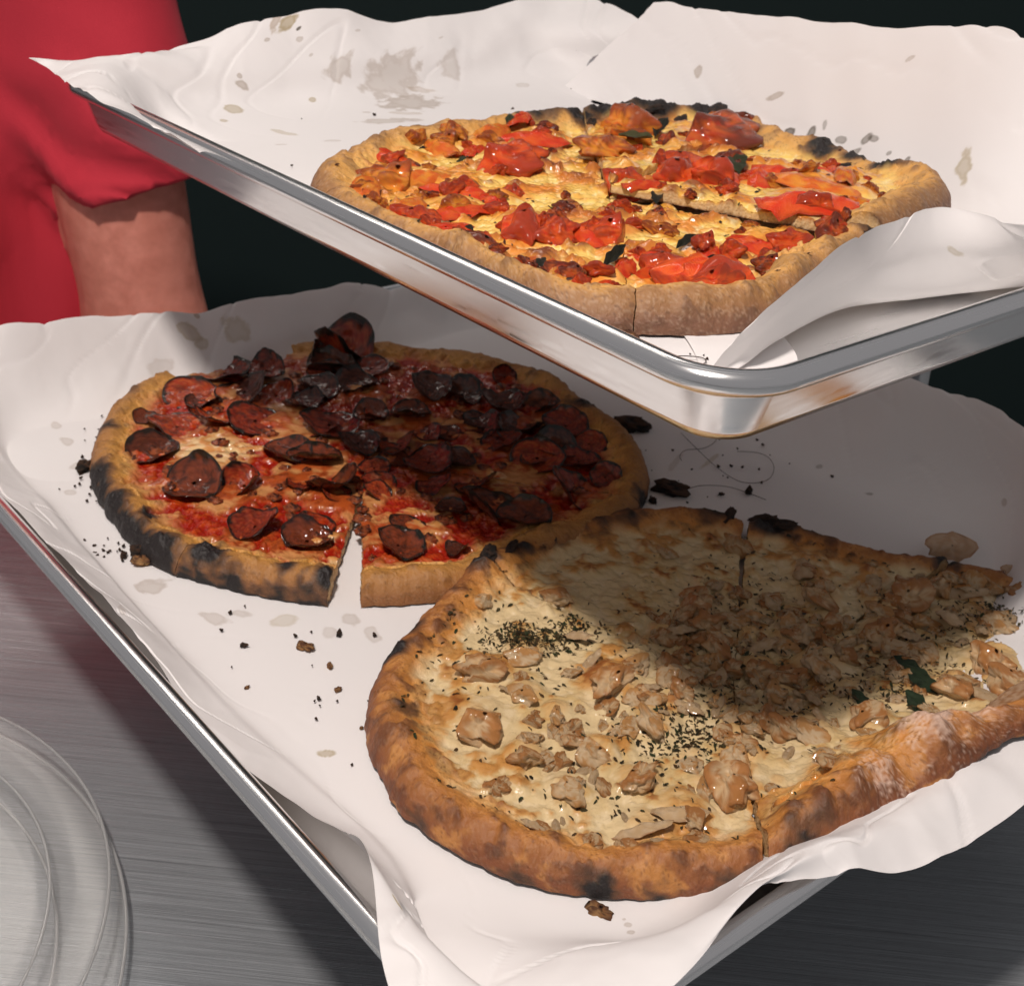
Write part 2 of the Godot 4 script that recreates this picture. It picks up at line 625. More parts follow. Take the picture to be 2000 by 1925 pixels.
func papers() -> void:
	var damp := Color(0.70, 0.655, 0.62)
	var oil := Color(0.62, 0.55, 0.42)
	var soot := Color(0.20, 0.17, 0.13)
	var brown := Color(0.42, 0.28, 0.14)
	# lower sheet: rows run from the near edge to the far edge, columns from the left edge to the right
	var f := 0.0016
	var rows := [
		[at_y(800, 2080, 0.030), at_y(1080, 2080, 0.026), at_y(1317, 1925, 0.031), at_y(1483, 1733, 0.033), at_y(1640, 1704, 0.028), at_y(1870, 1658, 0.023), at_y(2330, 1330, 0.03)],
		[at_y(745, 1870, 0.031), at_y(930, 1960, 0.010), low(0.010, 0.072, 0.0295), low(0.008, 0.12, 0.031), low(0.004, 0.16, 0.0275), low(0.002, 0.215, 0.027), low(0.0, 0.38, 0.030)],
		[at_y(718, 1668, 0.027), at_y(820, 1790, 0.005), low(0.034, 0.076, 0.005), low(0.036, 0.13, 0.004), low(0.036, 0.17, 0.006), low(0.036, 0.225, 0.010), low(0.03, 0.395, 0.016)],
		[at_y(628, 1600, 0.015), low(0.10, 0.045, f), low(0.10, 0.10, f), low(0.10, 0.17, f), low(0.10, 0.24, f), low(0.10, 0.395, f), at_plane(2000, 830, low_c, WIDE, 0.437)],
		[at_y(420, 1452, 0.015), low(0.20, 0.042, f), low(0.20, 0.11, f), low(0.20, 0.19, f), low(0.20, 0.27, f), low(0.20, 0.385, f), at_plane(1770, 735, low_c, WIDE, 0.437)],
		[at_y(268, 1240, 0.021), low(0.30, 0.040, f), low(0.30, 0.11, f), low(0.30, 0.19, f), low(0.30, 0.27, f), low(0.30, 0.385, f), low(0.30, 0.437, 0.045)],
		[at_y(75, 1040, 0.021), low(0.40, 0.045, f), low(0.40, 0.12, f), low(0.40, 0.19, f), low(0.40, 0.27, f), low(0.40, 0.385, f), low(0.40, 0.437, 0.045)],
		[at_y(-60, 900, 0.021), low(0.478, 0.05, f), low(0.470, 0.12, f), low(0.470, 0.19, f), low(0.468, 0.27, f), low(0.47, 0.385, 0.004), low(0.47, 0.437, 0.045)],
		[at_y(-250, 700, 0.03), at_plane(0, 641, low_c, LONG, 0.506), at_plane(200, 621, low_c, LONG, 0.506), at_plane(420, 599, low_c, LONG, 0.506), at_plane(640, 563, low_c, LONG, 0.506), at_plane(860, 545, low_c, LONG, 0.506), low(0.506, 0.436, 0.05)],
	]
	for i in rows.size():
		var mid: Vector3 = rows[i][0].lerp(rows[i][1], 0.5)
		mid.y = lerpf(rows[i][1].y, rows[i][0].y, 0.35)
		if i < 3:
			mid = low([-0.004, 0.02, 0.05][i], 0.013, [0.029, 0.031, 0.024][i])
		rows[i].insert(1, mid)
	var st := []
	for a in [[370, 650, 34, 14, oil, 0.4], [395, 670, 18, 12, oil, 0.35], [455, 640, 30, 22, oil, 0.3], [385, 617, 7, 5, brown, 0.35], [310, 720, 40, 14, damp, 0.3], [130, 860, 22, 9, damp, 0.45], [150, 905, 26, 8, damp, 0.45], [110, 830, 14, 6, damp, 0.4], [140, 960, 22, 8, damp, 0.4],
		[290, 1145, 42, 20, damp, 0.55], [420, 1205, 36, 14, damp, 0.45], [470, 1200, 26, 12, damp, 0.4], [560, 1215, 22, 22, oil, 0.28], [690, 1210, 28, 12, damp, 0.45], [735, 1240, 36, 10, damp, 0.4], [640, 1235, 30, 10, damp, 0.35], [240, 1190, 26, 14, damp, 0.35],
		[637, 1470, 12, 14, oil, 0.6], [775, 1762, 13, 15, oil, 0.75], [1225, 1810, 9, 6, damp, 0.6], [1235, 1825, 12, 7, damp, 0.6], [1215, 1798, 5, 4, damp, 0.6], [1395, 900, 50, 4, oil, 0.35, 0.3], [1700, 965, 9, 6, soot, 0.3], [1965, 985, 8, 6, damp, 0.6], [1320, 905, 60, 5, damp, 0.35], [1600, 910, 8, 5, soot, 0.25]]:
		st.append(a)
	sheet("parchment_paper", "white greasy paper lining the lower pan under two pizzas", rows, 34, 44, 0.0, 0.0022, st, 1)
	# upper sheet: flat on the pan floor, its far edge standing up
	var k := UP_FLOOR
	var ft := [0.0, 0.022, 0.055, 0.095, 0.135, 0.175, 0.215, 0.26, 0.315, 0.333]
	var far := [Vector2(55, 114), Vector2(215, 121), Vector2(345, 91), Vector2(480, 45), Vector2(620, 15), Vector2(760, 40), Vector2(880, 30), Vector2(1010, 3), Vector2(1150, -6), Vector2(1268, 54)]
	var a_rows := []
	for q in [[0.028, 0.0016, 0.014], [0.09, 0.0014, 0.0095], [0.16, 0.0014, 0.0095], [0.24, 0.0014, 0.0085], [0.32, 0.0014, 0.0085]]:
		var rw := []
		for t in ft:
			rw.append(upp(maxf(q[0], lerpf(0.0, 0.10, ss(0.02, 0.10, t))), clampf(t + 0.026, 0.026, 0.30), q[1]))
		a_rows.append(rw)
	var r5 := [at_y(348, 276, k + 0.0265)]
	var r6 := [at_y(166, 181, k + 0.031)]
	var r7 := [at_plane(98, 138, up_c, LONG, 0.452)]
	for i in range(1, 10):
		r5.append(upp(0.385, clampf(ft[i], 0.03, 0.318), 0.004 if i == 9 else 0.0016))
		r6.append(upp(0.428, clampf(ft[i], 0.028, 0.318), (0.016 if i == 9 else (0.014 if i == 8 else 0.006)) if i > 2 else [0.031, 0.028, 0.012][i]))
		r7.append(upp(0.442, 0.345 if i == 9 else clampf(ft[i], 0.018, 0.322), (0.037 if i == 9 else (0.031 if i == 8 else 0.022)) if i > 2 else [0.034, 0.033, 0.030][i]))
	a_rows.append(r5)
	a_rows.append(r6)
	a_rows.append(r7)
	var r8 := []
	for v in far:
		r8.append(at_plane(v.x, v.y, up_c, LONG, 0.464))
	r6[9] = at_plane(1222, 122, up_c, WIDE, 0.330)
	r7[9] = at_plane(1252, 84, up_c, WIDE, 0.334)
	r8[8] = at_plane(1150, -6, up_c, (LONG + WIDE).normalized(), 0.562)
	r8[9] = at_plane(1266, 50, up_c, WIDE, 0.338)
	a_rows.append(r8)
	st = [[760, 150, 95, 34, damp, 0.55, 0.4], [800, 200, 78, 34, damp, 0.7], [760, 235, 70, 16, damp, 0.6], [660, 135, 40, 20, damp, 0.55], [880, 130, 34, 20, damp, 0.4], [455, 210, 24, 17, oil, 0.55], [435, 235, 12, 8, oil, 0.5], [470, 165, 17, 8, damp, 0.8], [467, 148, 6, 4, damp, 0.8], [555, 258, 40, 9, oil, 0.35], [610, 197, 13, 6, oil, 0.6], [650, 272, 22, 8, damp, 0.4],
		[560, 45, 34, 14, oil, 0.75], [540, 40, 40, 8, brown, 0.3], [582, 54, 7, 5, soot, 0.8], [520, 78, 10, 6, damp, 0.7], [585, 78, 8, 8, damp, 0.6], [548, 285, 12, 5, damp, 0.5], [717, 220, 10, 5, damp, 0.5], [605, 108, 5, 3, damp, 0.6], [700, 60, 6, 4, damp, 0.5], [860, 75, 6, 4, damp, 0.5], [1020, 165, 24, 8, damp, 0.35], [820, 175, 30, 10, brown, 0.16], [790, 222, 34, 9, brown, 0.16]]
	sheet("parchment_paper", "white paper in the upper pan with wet grease marks and a pointed left corner", a_rows, 34, 30, k, 0.0016, st, 2)
	# second upper sheet: under the right of the pizza, standing up behind it and curling up before it
	var b_rows := [
		[at_y(1371, 741, k + 0.004), at_y(1436, 655, k + 0.015), at_y(1500, 604, k + 0.022), at_y(1640, 486, k + 0.033), at_y(1750, 428, k + 0.036), at_y(1860, 409, k + 0.036), at_y(2060, 440, k + 0.037), at_y(2400, 500, k + 0.035)],
		[at_y(1374, 746, k + 0.0026), at_y(1440, 697, k + 0.006), at_y(1500, 640, k + 0.012), at_y(1635, 548, k + 0.019), at_y(1765, 507, k + 0.021), at_y(1880, 490, k + 0.022), at_y(2070, 500, k + 0.022), at_y(2380, 510, k + 0.022)],
		[at_y(1377, 750, k + 0.0022), at_y(1452, 705, k + 0.0022), at_y(1520, 660, k + 0.0022), at_y(1640, 604, k + 0.0022), at_y(1790, 583, k + 0.0022), at_y(1920, 568, k + 0.0022), at_y(2100, 548, k + 0.0022), at_y(2350, 520, k + 0.010)],
		[upp(0.075, 0.062, 0.0024), upp(0.085, 0.085, 0.0024), upp(0.09, 0.11, 0.0024), upp(0.095, 0.145, 0.0024), upp(0.09, 0.185, 0.0024), upp(0.085, 0.225, 0.0024), upp(0.075, 0.27, 0.0024), upp(0.06, 0.32, 0.020)],
		[upp(0.14, 0.09, 0.0024), upp(0.14, 0.12, 0.0024), upp(0.14, 0.15, 0.0024), upp(0.14, 0.18, 0.0024), upp(0.14, 0.22, 0.0024), upp(0.14, 0.265, 0.0024), upp(0.14, 0.296, 0.0026), at_plane(2000, 80, up_c, WIDE, 0.326)],
		[upp(0.21, 0.11, 0.0024), upp(0.21, 0.14, 0.0024), upp(0.21, 0.17, 0.0024), upp(0.21, 0.20, 0.0024), upp(0.21, 0.235, 0.0024), upp(0.21, 0.275, 0.0024), upp(0.205, 0.298, 0.0026), at_plane(1740, 50, up_c, WIDE, 0.326)],
		[upp(0.29, 0.13, 0.0024), upp(0.29, 0.16, 0.0024), upp(0.29, 0.19, 0.0024), upp(0.29, 0.22, 0.0024), upp(0.29, 0.25, 0.0024), upp(0.29, 0.28, 0.0024), upp(0.29, 0.298, 0.0026), at_plane(1490, 28, up_c, WIDE, 0.326)],
		[upp(0.345, 0.15, 0.0026), upp(0.35, 0.18, 0.0026), upp(0.36, 0.205, 0.0026), upp(0.37, 0.23, 0.0026), upp(0.38, 0.26, 0.003), upp(0.39, 0.285, 0.003), upp(0.404, 0.300, 0.004), at_plane(1277, 5, up_c, WIDE, 0.326)],
	]
	st = [[1545, 262, 18, 9, soot, 0.65], [1585, 272, 24, 6, soot, 0.55, 0.2], [1640, 275, 16, 6, soot, 0.4], [1690, 270, 16, 7, soot, 0.45], [1710, 275, 8, 10, soot, 0.4], [1575, 285, 20, 5, soot, 0.4], [1660, 305, 22, 5, soot, 0.4], [1770, 312, 10, 4, soot, 0.5], [1510, 185, 8, 16, damp, 0.8], [1885, 320, 44, 12, oil, 0.5, 0.7], [1363, 140, 16, 6, damp, 0.8, 0.8], [1865, 490, 26, 10, oil, 0.3, 0.5], [1775, 118, 10, 4, damp, 0.6], [1615, 245, 14, 4, soot, 0.3], [1740, 300, 6, 3, soot, 0.4]]
	sheet("parchment_paper", "white paper folded up behind and curled up before the tomato pizza", b_rows, 34, 34, k, 0.0018, st, 3)
	# the wet pool that still shines on the upper sheet
	var pool := blob_mesh(5, 20, 28, 0.35, 1.2, 0.1, Color.WHITE, Color.WHITE, Color.WHITE)
	for q in [[762, 142, 60, 0.0007], [735, 152, 34, 0.0008], [812, 128, 36, 0.0005]]:
		var g := obj("grease_pool", pool, M["wet_grease"])
		var w := at_y(q[0], q[1], k + 0.0016)
		g.position = w
		g.scale = Vector3(q[2] * px_size(w), q[3], q[2] * px_size(w) * 1.1)
		tag(g, "%s pool of clear grease shining on the upper white paper" % ["broad", "round", "thin"][[762, 735, 812].find(q[0])], "grease", "grease pools on the upper paper")


# ---------------------------------------------------------------- plates
func plates() -> void:
	var spec := [[Vector3(-0.3112, TABLE_Y + 0.002, -0.3074), 0.1748, "lower clear plastic plate showing under the rim of the other at counter edge"], [Vector3(-0.3010, TABLE_Y + 0.0115, -0.3290), 0.1530, "clear plastic plate with a raised ring, upper one on the steel counter"]]
	for s in spec:
		var r: float = s[1]
		var t := thing("plastic_plate", s[2], "plate", s[0], "clear plates on the counter")
		var p := PackedVector2Array([Vector2(0.0, 0.0), Vector2(r * 0.6, 0.0), Vector2(r * 0.80, 0.0005), Vector2(r * 0.835, 0.0018), Vector2(r * 0.853, 0.0042), Vector2(r * 0.87, 0.0060), Vector2(r * 0.92, 0.0072), Vector2(r * 0.985, 0.0082), Vector2(r * 0.997, 0.0080), Vector2(r, 0.0070), Vector2(r * 0.997, 0.0060), Vector2(r * 0.985, 0.0058), Vector2(r * 0.92, 0.0050), Vector2(r * 0.875, 0.0038), Vector2(r * 0.86, 0.0020), Vector2(r * 0.84, -0.0006), Vector2(r * 0.80, -0.0016), Vector2(r * 0.6, -0.0018), Vector2(0.0, -0.0018)])
		obj("dish", lathe(p, 160), M["clear_plastic"], t)
		for e in [["rim", r, 0.0070], ["ring", r * 0.845, 0.0030]]:
			var loop := PackedVector3Array()
			for k in 161: loop.append(Vector3(cos(TAU * k / 160.0) * e[1], e[2], sin(TAU * k / 160.0) * e[1]))
			obj(e[0], tube(loop, 0.0008, 8), M["plastic_edge"], t)


# ---------------------------------------------------------------- person
func capsule(p: Vector3, a: Vector3, b: Vector3, ra: float, rb: float) -> float:
	var ab := b - a
	var t := clampf((p - a).dot(ab) / ab.length_squared(), 0.0, 1.0)
	return (p - a - ab * t).length() - lerpf(ra, rb, t)

func smin(a: float, b: float, k: float) -> float:
	var h := maxf(k - absf(a - b), 0.0) / k
	return minf(a, b) - h * h * k * 0.25

func nets(lo: Vector3, hi: Vector3, cell: float, f: Callable) -> ArrayMesh:
	var n := Vector3i(((hi - lo) / cell).ceil()) + Vector3i.ONE
	var v := PackedFloat32Array()
	v.resize(n.x * n.y * n.z)
	for x in n.x:
		for y in n.y:
			for z in n.z:
				v[(x * n.y + y) * n.z + z] = f.call(lo + Vector3(x, y, z) * cell)
	var at := {}
	var pos := PackedVector3Array()
	var nrm := PackedVector3Array()
	var sx := n.y * n.z
	for x in n.x - 1:
		for y in n.y - 1:
			for z in n.z - 1:
				var b := (x * n.y + y) * n.z + z
				var inside := 0
				var c := [v[b], v[b + sx], v[b + n.z], v[b + sx + n.z], v[b + 1], v[b + sx + 1], v[b + n.z + 1], v[b + sx + n.z + 1]]
				for q in 8:
					if c[q] < 0.0: inside += 1
				if inside == 0 or inside == 8: continue
				var sum := Vector3.ZERO
				var cnt := 0
				for q in 8:
					for ax in [1, 2, 4]:
						if q & ax: continue
						var a0: float = c[q]
						var a1: float = c[q | ax]
						if (a0 < 0.0) == (a1 < 0.0): continue
						var t := a0 / (a0 - a1)
						var p0 := Vector3(q & 1, (q >> 1) & 1, q >> 2)
						var d := Vector3(1 if ax == 1 else 0, 1 if ax == 2 else 0, 1 if ax == 4 else 0)
						sum += p0 + d * t
						cnt += 1
				at[b] = pos.size()
				pos.append(lo + (Vector3(x, y, z) + sum / cnt) * cell)
				nrm.append(Vector3(c[1] + c[3] + c[5] + c[7] - c[0] - c[2] - c[4] - c[6], c[2] + c[3] + c[6] + c[7] - c[0] - c[1] - c[4] - c[5], c[4] + c[5] + c[6] + c[7] - c[0] - c[1] - c[2] - c[3]).normalized())
	var idx := PackedInt32Array()
	for b in at:
		var z: int = b % n.z
		var y: int = (b / n.z) % n.y
		var x: int = b / sx
		for ax in 3:
			var st: int = [sx, n.z, 1][ax]
			var s1: int = [n.z, 1, sx][ax]
			var s2: int = [1, sx, n.z][ax]
			if [y, z, x][ax] == 0 or [z, x, y][ax] == 0: continue
			var inner: bool = v[b] < 0.0
			if inner == (v[b + st] < 0.0): continue
			if not (at.has(b - s1) and at.has(b - s2) and at.has(b - s1 - s2)): continue
			var q: Array = [at[b], at[b - s1], at[b - s1 - s2], at[b - s2]]
			if inner: q.reverse()
			idx.append_array(PackedInt32Array([q[0], q[1], q[2], q[0], q[2], q[3]]))
	var arr := []
	arr.resize(Mesh.ARRAY_MAX)
	arr[Mesh.ARRAY_VERTEX] = pos
	arr[Mesh.ARRAY_NORMAL] = nrm
	arr[Mesh.ARRAY_INDEX] = idx
	var m := ArrayMesh.new()
	m.add_surface_from_arrays(Mesh.PRIMITIVE_TRIANGLES, arr)
	return m

func person() -> void:
	var base := Vector3(-0.56, -1.0, -1.12)
	var t := thing("person", "person in a red t-shirt standing behind the counter, bare arm hanging down", "person", base)
	var o := -base
	var sho := Vector3(-0.375, 0.235, -1.08) + o
	var elb := Vector3(-0.335, -0.135, -1.06) + o
	var wri := Vector3(-0.330, -0.380, -0.99) + o
	var sho2 := Vector3(-0.745, 0.235, -1.14) + o
	var elb2 := Vector3(-0.80, -0.10, -1.16) + o
	var neck := Vector3(-0.56, 0.30, -1.14) + o
	var head := Vector3(-0.56, 0.46, -1.11) + o
	var chest := Vector3(-0.56, 0.12, -1.13) + o
	var hip := Vector3(-0.56, -0.24, -1.13) + o
	var body := func(p: Vector3) -> float:
		var d := capsule(p, sho, elb, 0.056, 0.050)
		d = smin(d, capsule(p, elb, wri, 0.047, 0.031), 0.03)
		d = smin(d, capsule(p, sho2, elb2, 0.056, 0.048), 0.04)
		var q := Vector3((p.x - chest.x) / 1.5, p.y, p.z - chest.z)
		d = smin(d, (capsule(q, Vector3(0, chest.y + 0.04, 0), Vector3(0, hip.y, 0), 0.10, 0.10)), 0.06)
		d = smin(d, capsule(p, neck, head, 0.055, 0.05), 0.05)
		d = smin(d, ((p - head) / Vector3(0.078, 0.115, 0.095)).length() * 0.085 - 0.085, 0.02)
		return d
	obj("body", nets(Vector3(-0.95, -0.44, -1.30) + o, Vector3(-0.24, 0.62, -0.90) + o, 0.014, body), M["skin"], t)
	var arm_in := Vector3(-0.385, 0.22, -1.08) + o
	var hem := Vector3(-0.328, 0.012, -1.062) + o
	var hem2 := Vector3(-0.79, 0.0, -1.15) + o
	var hem_n := Vector3(-0.30, 1.0, 0.0).normalized()
	var fold := func(p: Vector3) -> float:
		# torso of cloth, hanging from the shoulders, and two loose sleeves
		var w := p - o
		var q := Vector3((p.x - chest.x) / 1.42, p.y, (p.z - chest.z) / 1.0)
		var d := capsule(q, Vector3(0, chest.y + 0.03, 0), Vector3(0, hip.y - 0.2, 0), 0.118, 0.126)
		d += 0.008 * sin(w.x * 95.0 + w.y * 9.0 + 2.0 * n_big.get_noise_2d(w.y * 0.3, w.x * 0.3)) * ss(0.15, -0.15, w.y)
		d += 0.016 * n_big.get_noise_3d(w.x * 0.9, w.y * 0.35, w.z * 0.9)
		var s := capsule(p, arm_in, hem, 0.066, 0.068)
		s += 0.0068 * sin(w.y * 82.0 + w.x * 60.0 + 3.0 * n_big.get_noise_2d(w.x * 0.6, w.y * 0.4)) * ss(0.16, 0.03, w.y)
		s = maxf(s, -(p - hem).dot(hem_n))
		var s2 := capsule(p, sho2, hem2, 0.066, 0.066)
		s2 = maxf(s2, hem2.y - p.y)
		d = smin(d, capsule(p, Vector3(-0.425, 0.2, -1.09) + o, Vector3(-0.440, 0.06, -1.09) + o, 0.064, 0.056), 0.03)
		d = smin(d, capsule(p, sho + Vector3(0, 0.004, 0), sho2 + Vector3(0, 0.004, 0), 0.078, 0.078), 0.04)
		return smin(smin(d, s, 0.045), s2, 0.04)
	obj("t_shirt", nets(Vector3(-0.93, -0.40, -1.32) + o, Vector3(-0.23, 0.36, -0.92) + o, 0.009, fold), M["red_cotton"], t)


# ---------------------------------------------------------------- toppings
func blob_mesh(seed_: int, lat: int, lon: int, amp: float, freq: float, crumple: float, a: Color, b: Color, tip: Color, facets := 0) -> ArrayMesh:
	var f := FastNoiseLite.new()
	f.seed = seed_
	f.frequency = freq
	f.noise_type = FastNoiseLite.TYPE_SIMPLEX_SMOOTH
	f.fractal_octaves = 2
	var g := FastNoiseLite.new()
	g.seed = seed_ + 100
	g.frequency = freq * 2.4
	g.fractal_type = FastNoiseLite.FRACTAL_RIDGED
	g.fractal_octaves = 2
	var rng := RandomNumberGenerator.new()
	rng.seed = seed_ * 17 + 3
	var cutn := []
	for k in facets:
		var cn := Vector3(rng.randfn(0, 1), rng.randfn(0.2, 0.7), rng.randfn(0, 1)).normalized()
		cutn.append([cn, rng.randf_range(0.42, 0.78)])
	var pos := PackedVector3Array()
	var col := PackedColorArray()
	for i in lat + 1:
		var p := PI * i / lat
		for j in lon + 1:
			var w := TAU * j / lon
			var d := Vector3(sin(p) * cos(w), cos(p), sin(p) * sin(w))
			var k := 1.0 + amp * f.get_noise_3dv(d) + crumple * (g.get_noise_3dv(d) - 0.2)
			var q := d * k
			for cp in cutn:
				var over: float = q.dot(cp[0]) - cp[1]
				if over > 0.0: q -= cp[0] * over * 0.9
			pos.append(q)
			var e := f.get_noise_3d(d.x * 2.6 + 9.0, d.y * 2.6, d.z * 2.6) * 0.7 + 0.5 * g.get_noise_3d(d.x * 3.0, d.y * 3.0 + 4.0, d.z * 3.0)
			var c := a.lerp(b, ss(-0.35, 0.35, e))
			c = c.lerp(tip, ss(1.12, 1.42, k + 0.22 * d.y + 0.3 * g.get_noise_3d(d.z, d.x, d.y)) * 0.9)
			col.append(c)
	return grid(pos, lat + 1, lon + 1, true, col, PackedVector2Array(), true)

func petal_mesh(seed_: int, a: Color, b: Color, tip: Color) -> ArrayMesh:      # a cut wedge of tomato: curved skin with torn edges and a thickness
	var rng := RandomNumberGenerator.new()
	rng.seed = seed_
	var f := FastNoiseLite.new()
	f.seed = seed_
	f.frequency = 0.9
	var pos := PackedVector3Array()
	var col := PackedColorArray()
	var n := 14
	var m := 22
	var bend := rng.randf_range(0.8, 1.5)
	for side in 2:
		for ii in n + 1:
			var i := ii if side == 0 else n - ii
			var rho := float(i) / n
			for j in m + 1:
				var w := TAU * j / m
				var edge := 1.0 + 0.30 * f.get_noise_2d(cos(w) * 1.5 + seed_, sin(w) * 1.5) + 0.14 * cos(2.0 * w)
				var x := rho * edge * cos(w)
				var z := rho * edge * sin(w) * 0.72
				var y := 0.75 - bend * (z * z * 1.4 + 0.25 * x * x) + 0.22 * f.get_noise_2d(x * 1.6 + 7.0, z * 1.6 + seed_)
				y -= 0.24 * side * (1.0 - pow(rho, 4.0))
				pos.append(Vector3(x, y, z))
				var e := f.get_noise_2d(x * 2.2 + 20.0, z * 2.2)
				var c := a.lerp(b, ss(-0.3, 0.4, e + (0.3 if side else 0.0)))
				c = c.lerp(tip, ss(0.86, 1.0, rho) * ss(0.0, 0.35, e + 0.12))
				col.append(c)
	return grid(pos, (n + 1) * 2, m + 1, true, col, PackedVector2Array(), true)

func cup_mesh(seed_: int) -> ArrayMesh:      # a slice of pepperoni that has curled in the oven
	var rng := RandomNumberGenerator.new()
	rng.seed = seed_
	var f := FastNoiseLite.new()
	f.seed = seed_
	f.frequency = 1.1
	var cup := rng.randf_range(0.10, 0.34)
	var fold := rng.randf_range(-0.25, 0.55)
	var burn := rng.randf_range(0.2, 1.2)
	var tone: Array = [[Color(0.40, 0.034, 0.011), Color(0.52, 0.100, 0.024)], [Color(0.26, 0.022, 0.010), Color(0.38, 0.060, 0.018)], [Color(0.25, 0.050, 0.017), Color(0.17, 0.034, 0.013)], [Color(0.09, 0.018, 0.010), Color(0.17, 0.040, 0.016)]][seed_ / 3 % 4]
	var pos := PackedVector3Array()
	var col := PackedColorArray()
	var n := 16
	var m := 44
	var ph := rng.randf() * TAU
	for side in 2:
		for ii in n + 1:
			var i := ii if side == 0 else n - ii
			var rho := pow(float(i) / n, 0.75)
			for j in m + 1:
				var w := TAU * j / m
				var x := rho * cos(w) * (1.0 + 0.05 * sin(3.0 * w + ph))
				var z := rho * sin(w)
				var y := cup * pow(rho, 2.0) + fold * z * z - 0.12 * fold
				y += 0.20 * pow(rho, 3.0) * sin(2.0 * w + ph) + 0.07 * pow(rho, 5.0) * sin(5.0 * w + ph * 2.0) + 0.09 * f.get_noise_2d(x * 1.7, z * 1.7 + seed_) + 0.035 * f.get_noise_2d(x * 6.0, z * 6.0) + 0.018 * f.get_noise_2d(x * 14.0, z * 14.0)
				y = clampf(y, -0.4, 0.75)
				var sq := 1.0 - 0.22 * cup * pow(rho, 3.0)
				y -= 0.055 * side * (1.0 - 0.45 * pow(rho, 8.0))
				pos.append(Vector3(x * sq, y + 0.06, z * sq * (1.0 - 0.18 * maxf(fold, 0.0))))
				var e := f.get_noise_2d(x * 2.0 + 20.0, z * 2.0)
				var e2 := f.get_noise_2d(x * 6.0, z * 6.0 + 30.0)
				var base: Color = tone[0]
				var c := base.lerp(tone[1], ss(-0.3, 0.4, e2))
				c = c.lerp(base * 0.45, ss(0.05, 0.4, f.get_noise_2d(x * 12.0 + 40.0, z * 12.0)) * 0.6)
				c = c.lerp(Color(0.030, 0.012, 0.009), clampf(ss(-0.15, 0.45, e) * 0.75 * burn, 0.0, 0.95))
				c = c.lerp(Color(0.010, 0.008, 0.007), ss(0.80, 0.94, rho + 0.18 * e) * clampf(0.8 + 0.3 * burn, 0.0, 1.0))
				col.append(c)
	return grid(pos, (n + 1) * 2, m + 1, true, col, PackedVector2Array(), true)

func leaf_mesh(seed_: int, c: Color) -> ArrayMesh:
	var rng := RandomNumberGenerator.new()
	rng.seed = seed_
	var pos := PackedVector3Array()
	var col := PackedColorArray()
	var a := rng.randf_range(0.2, 0.7)
	var b := rng.randf_range(-0.5, 0.5)
	for i in 13:
		var u := i / 12.0
		var wd := 0.42 * pow(sin(PI * clampf(u * 0.94 + 0.04, 0.0, 1.0)), 0.8)
		for j in 7:
			var v := (j - 3) / 3.0
			var x := (u - 0.5) * 2.0
			pos.append(Vector3(x, 0.15 + a * absf(v) * wd * 1.4 + b * x * x * 0.4 + 0.10 * sin(u * 11.0 + v * 3.0 + seed_), v * wd * (1.0 + 0.15 * sin(u * 17.0 + seed_))))
			col.append(c * (0.75 + 0.5 * rng.randf()))
	return grid(pos, 13, 7, true, col)


func torn_mesh() -> ArrayMesh:      # a hollow blister of crust broken open: a bent shell with a ragged mouth
	var pos := PackedVector3Array()
	var col := PackedColorArray()
	var n := 26
	var m := 30
	for side in 2:
		for ii in n + 1:
			var i := ii if side == 0 else n - ii
			var u := float(i) / n
			for j in m + 1:
				var w := lerpf(-0.35, PI + 0.55, float(j) / m)
				var rag := 0.22 * n_fine.get_noise_2d(w * 0.004, 1.0) + 0.10 * n_fine.get_noise_2d(w * 0.012, 5.0)
				var x := lerpf(-0.85 + rag, 1.0, u)
				var rr := (0.42 + 0.05 * n_fine.get_noise_2d(x * 0.004, w * 0.004)) * (1.0 - 0.35 * pow(u, 3.0)) - 0.05 * side
				pos.append(Vector3(x, rr * sin(w) * 0.8 + 0.06, rr * cos(w)))
				var t := n_fine.get_noise_2d(x * 0.008 + 9.0, w * 0.008)
				var outer := Color(0.62, 0.40, 0.25).lerp(Color(0.42, 0.19, 0.07), ss(-0.2, 0.4, t))
				var inner := Color(0.30, 0.09, 0.030).lerp(Color(0.17, 0.045, 0.018), ss(-0.3, 0.3, t))
				col.append(inner if side else outer)
	return grid(pos, (n + 1) * 2, m + 1, true, col)


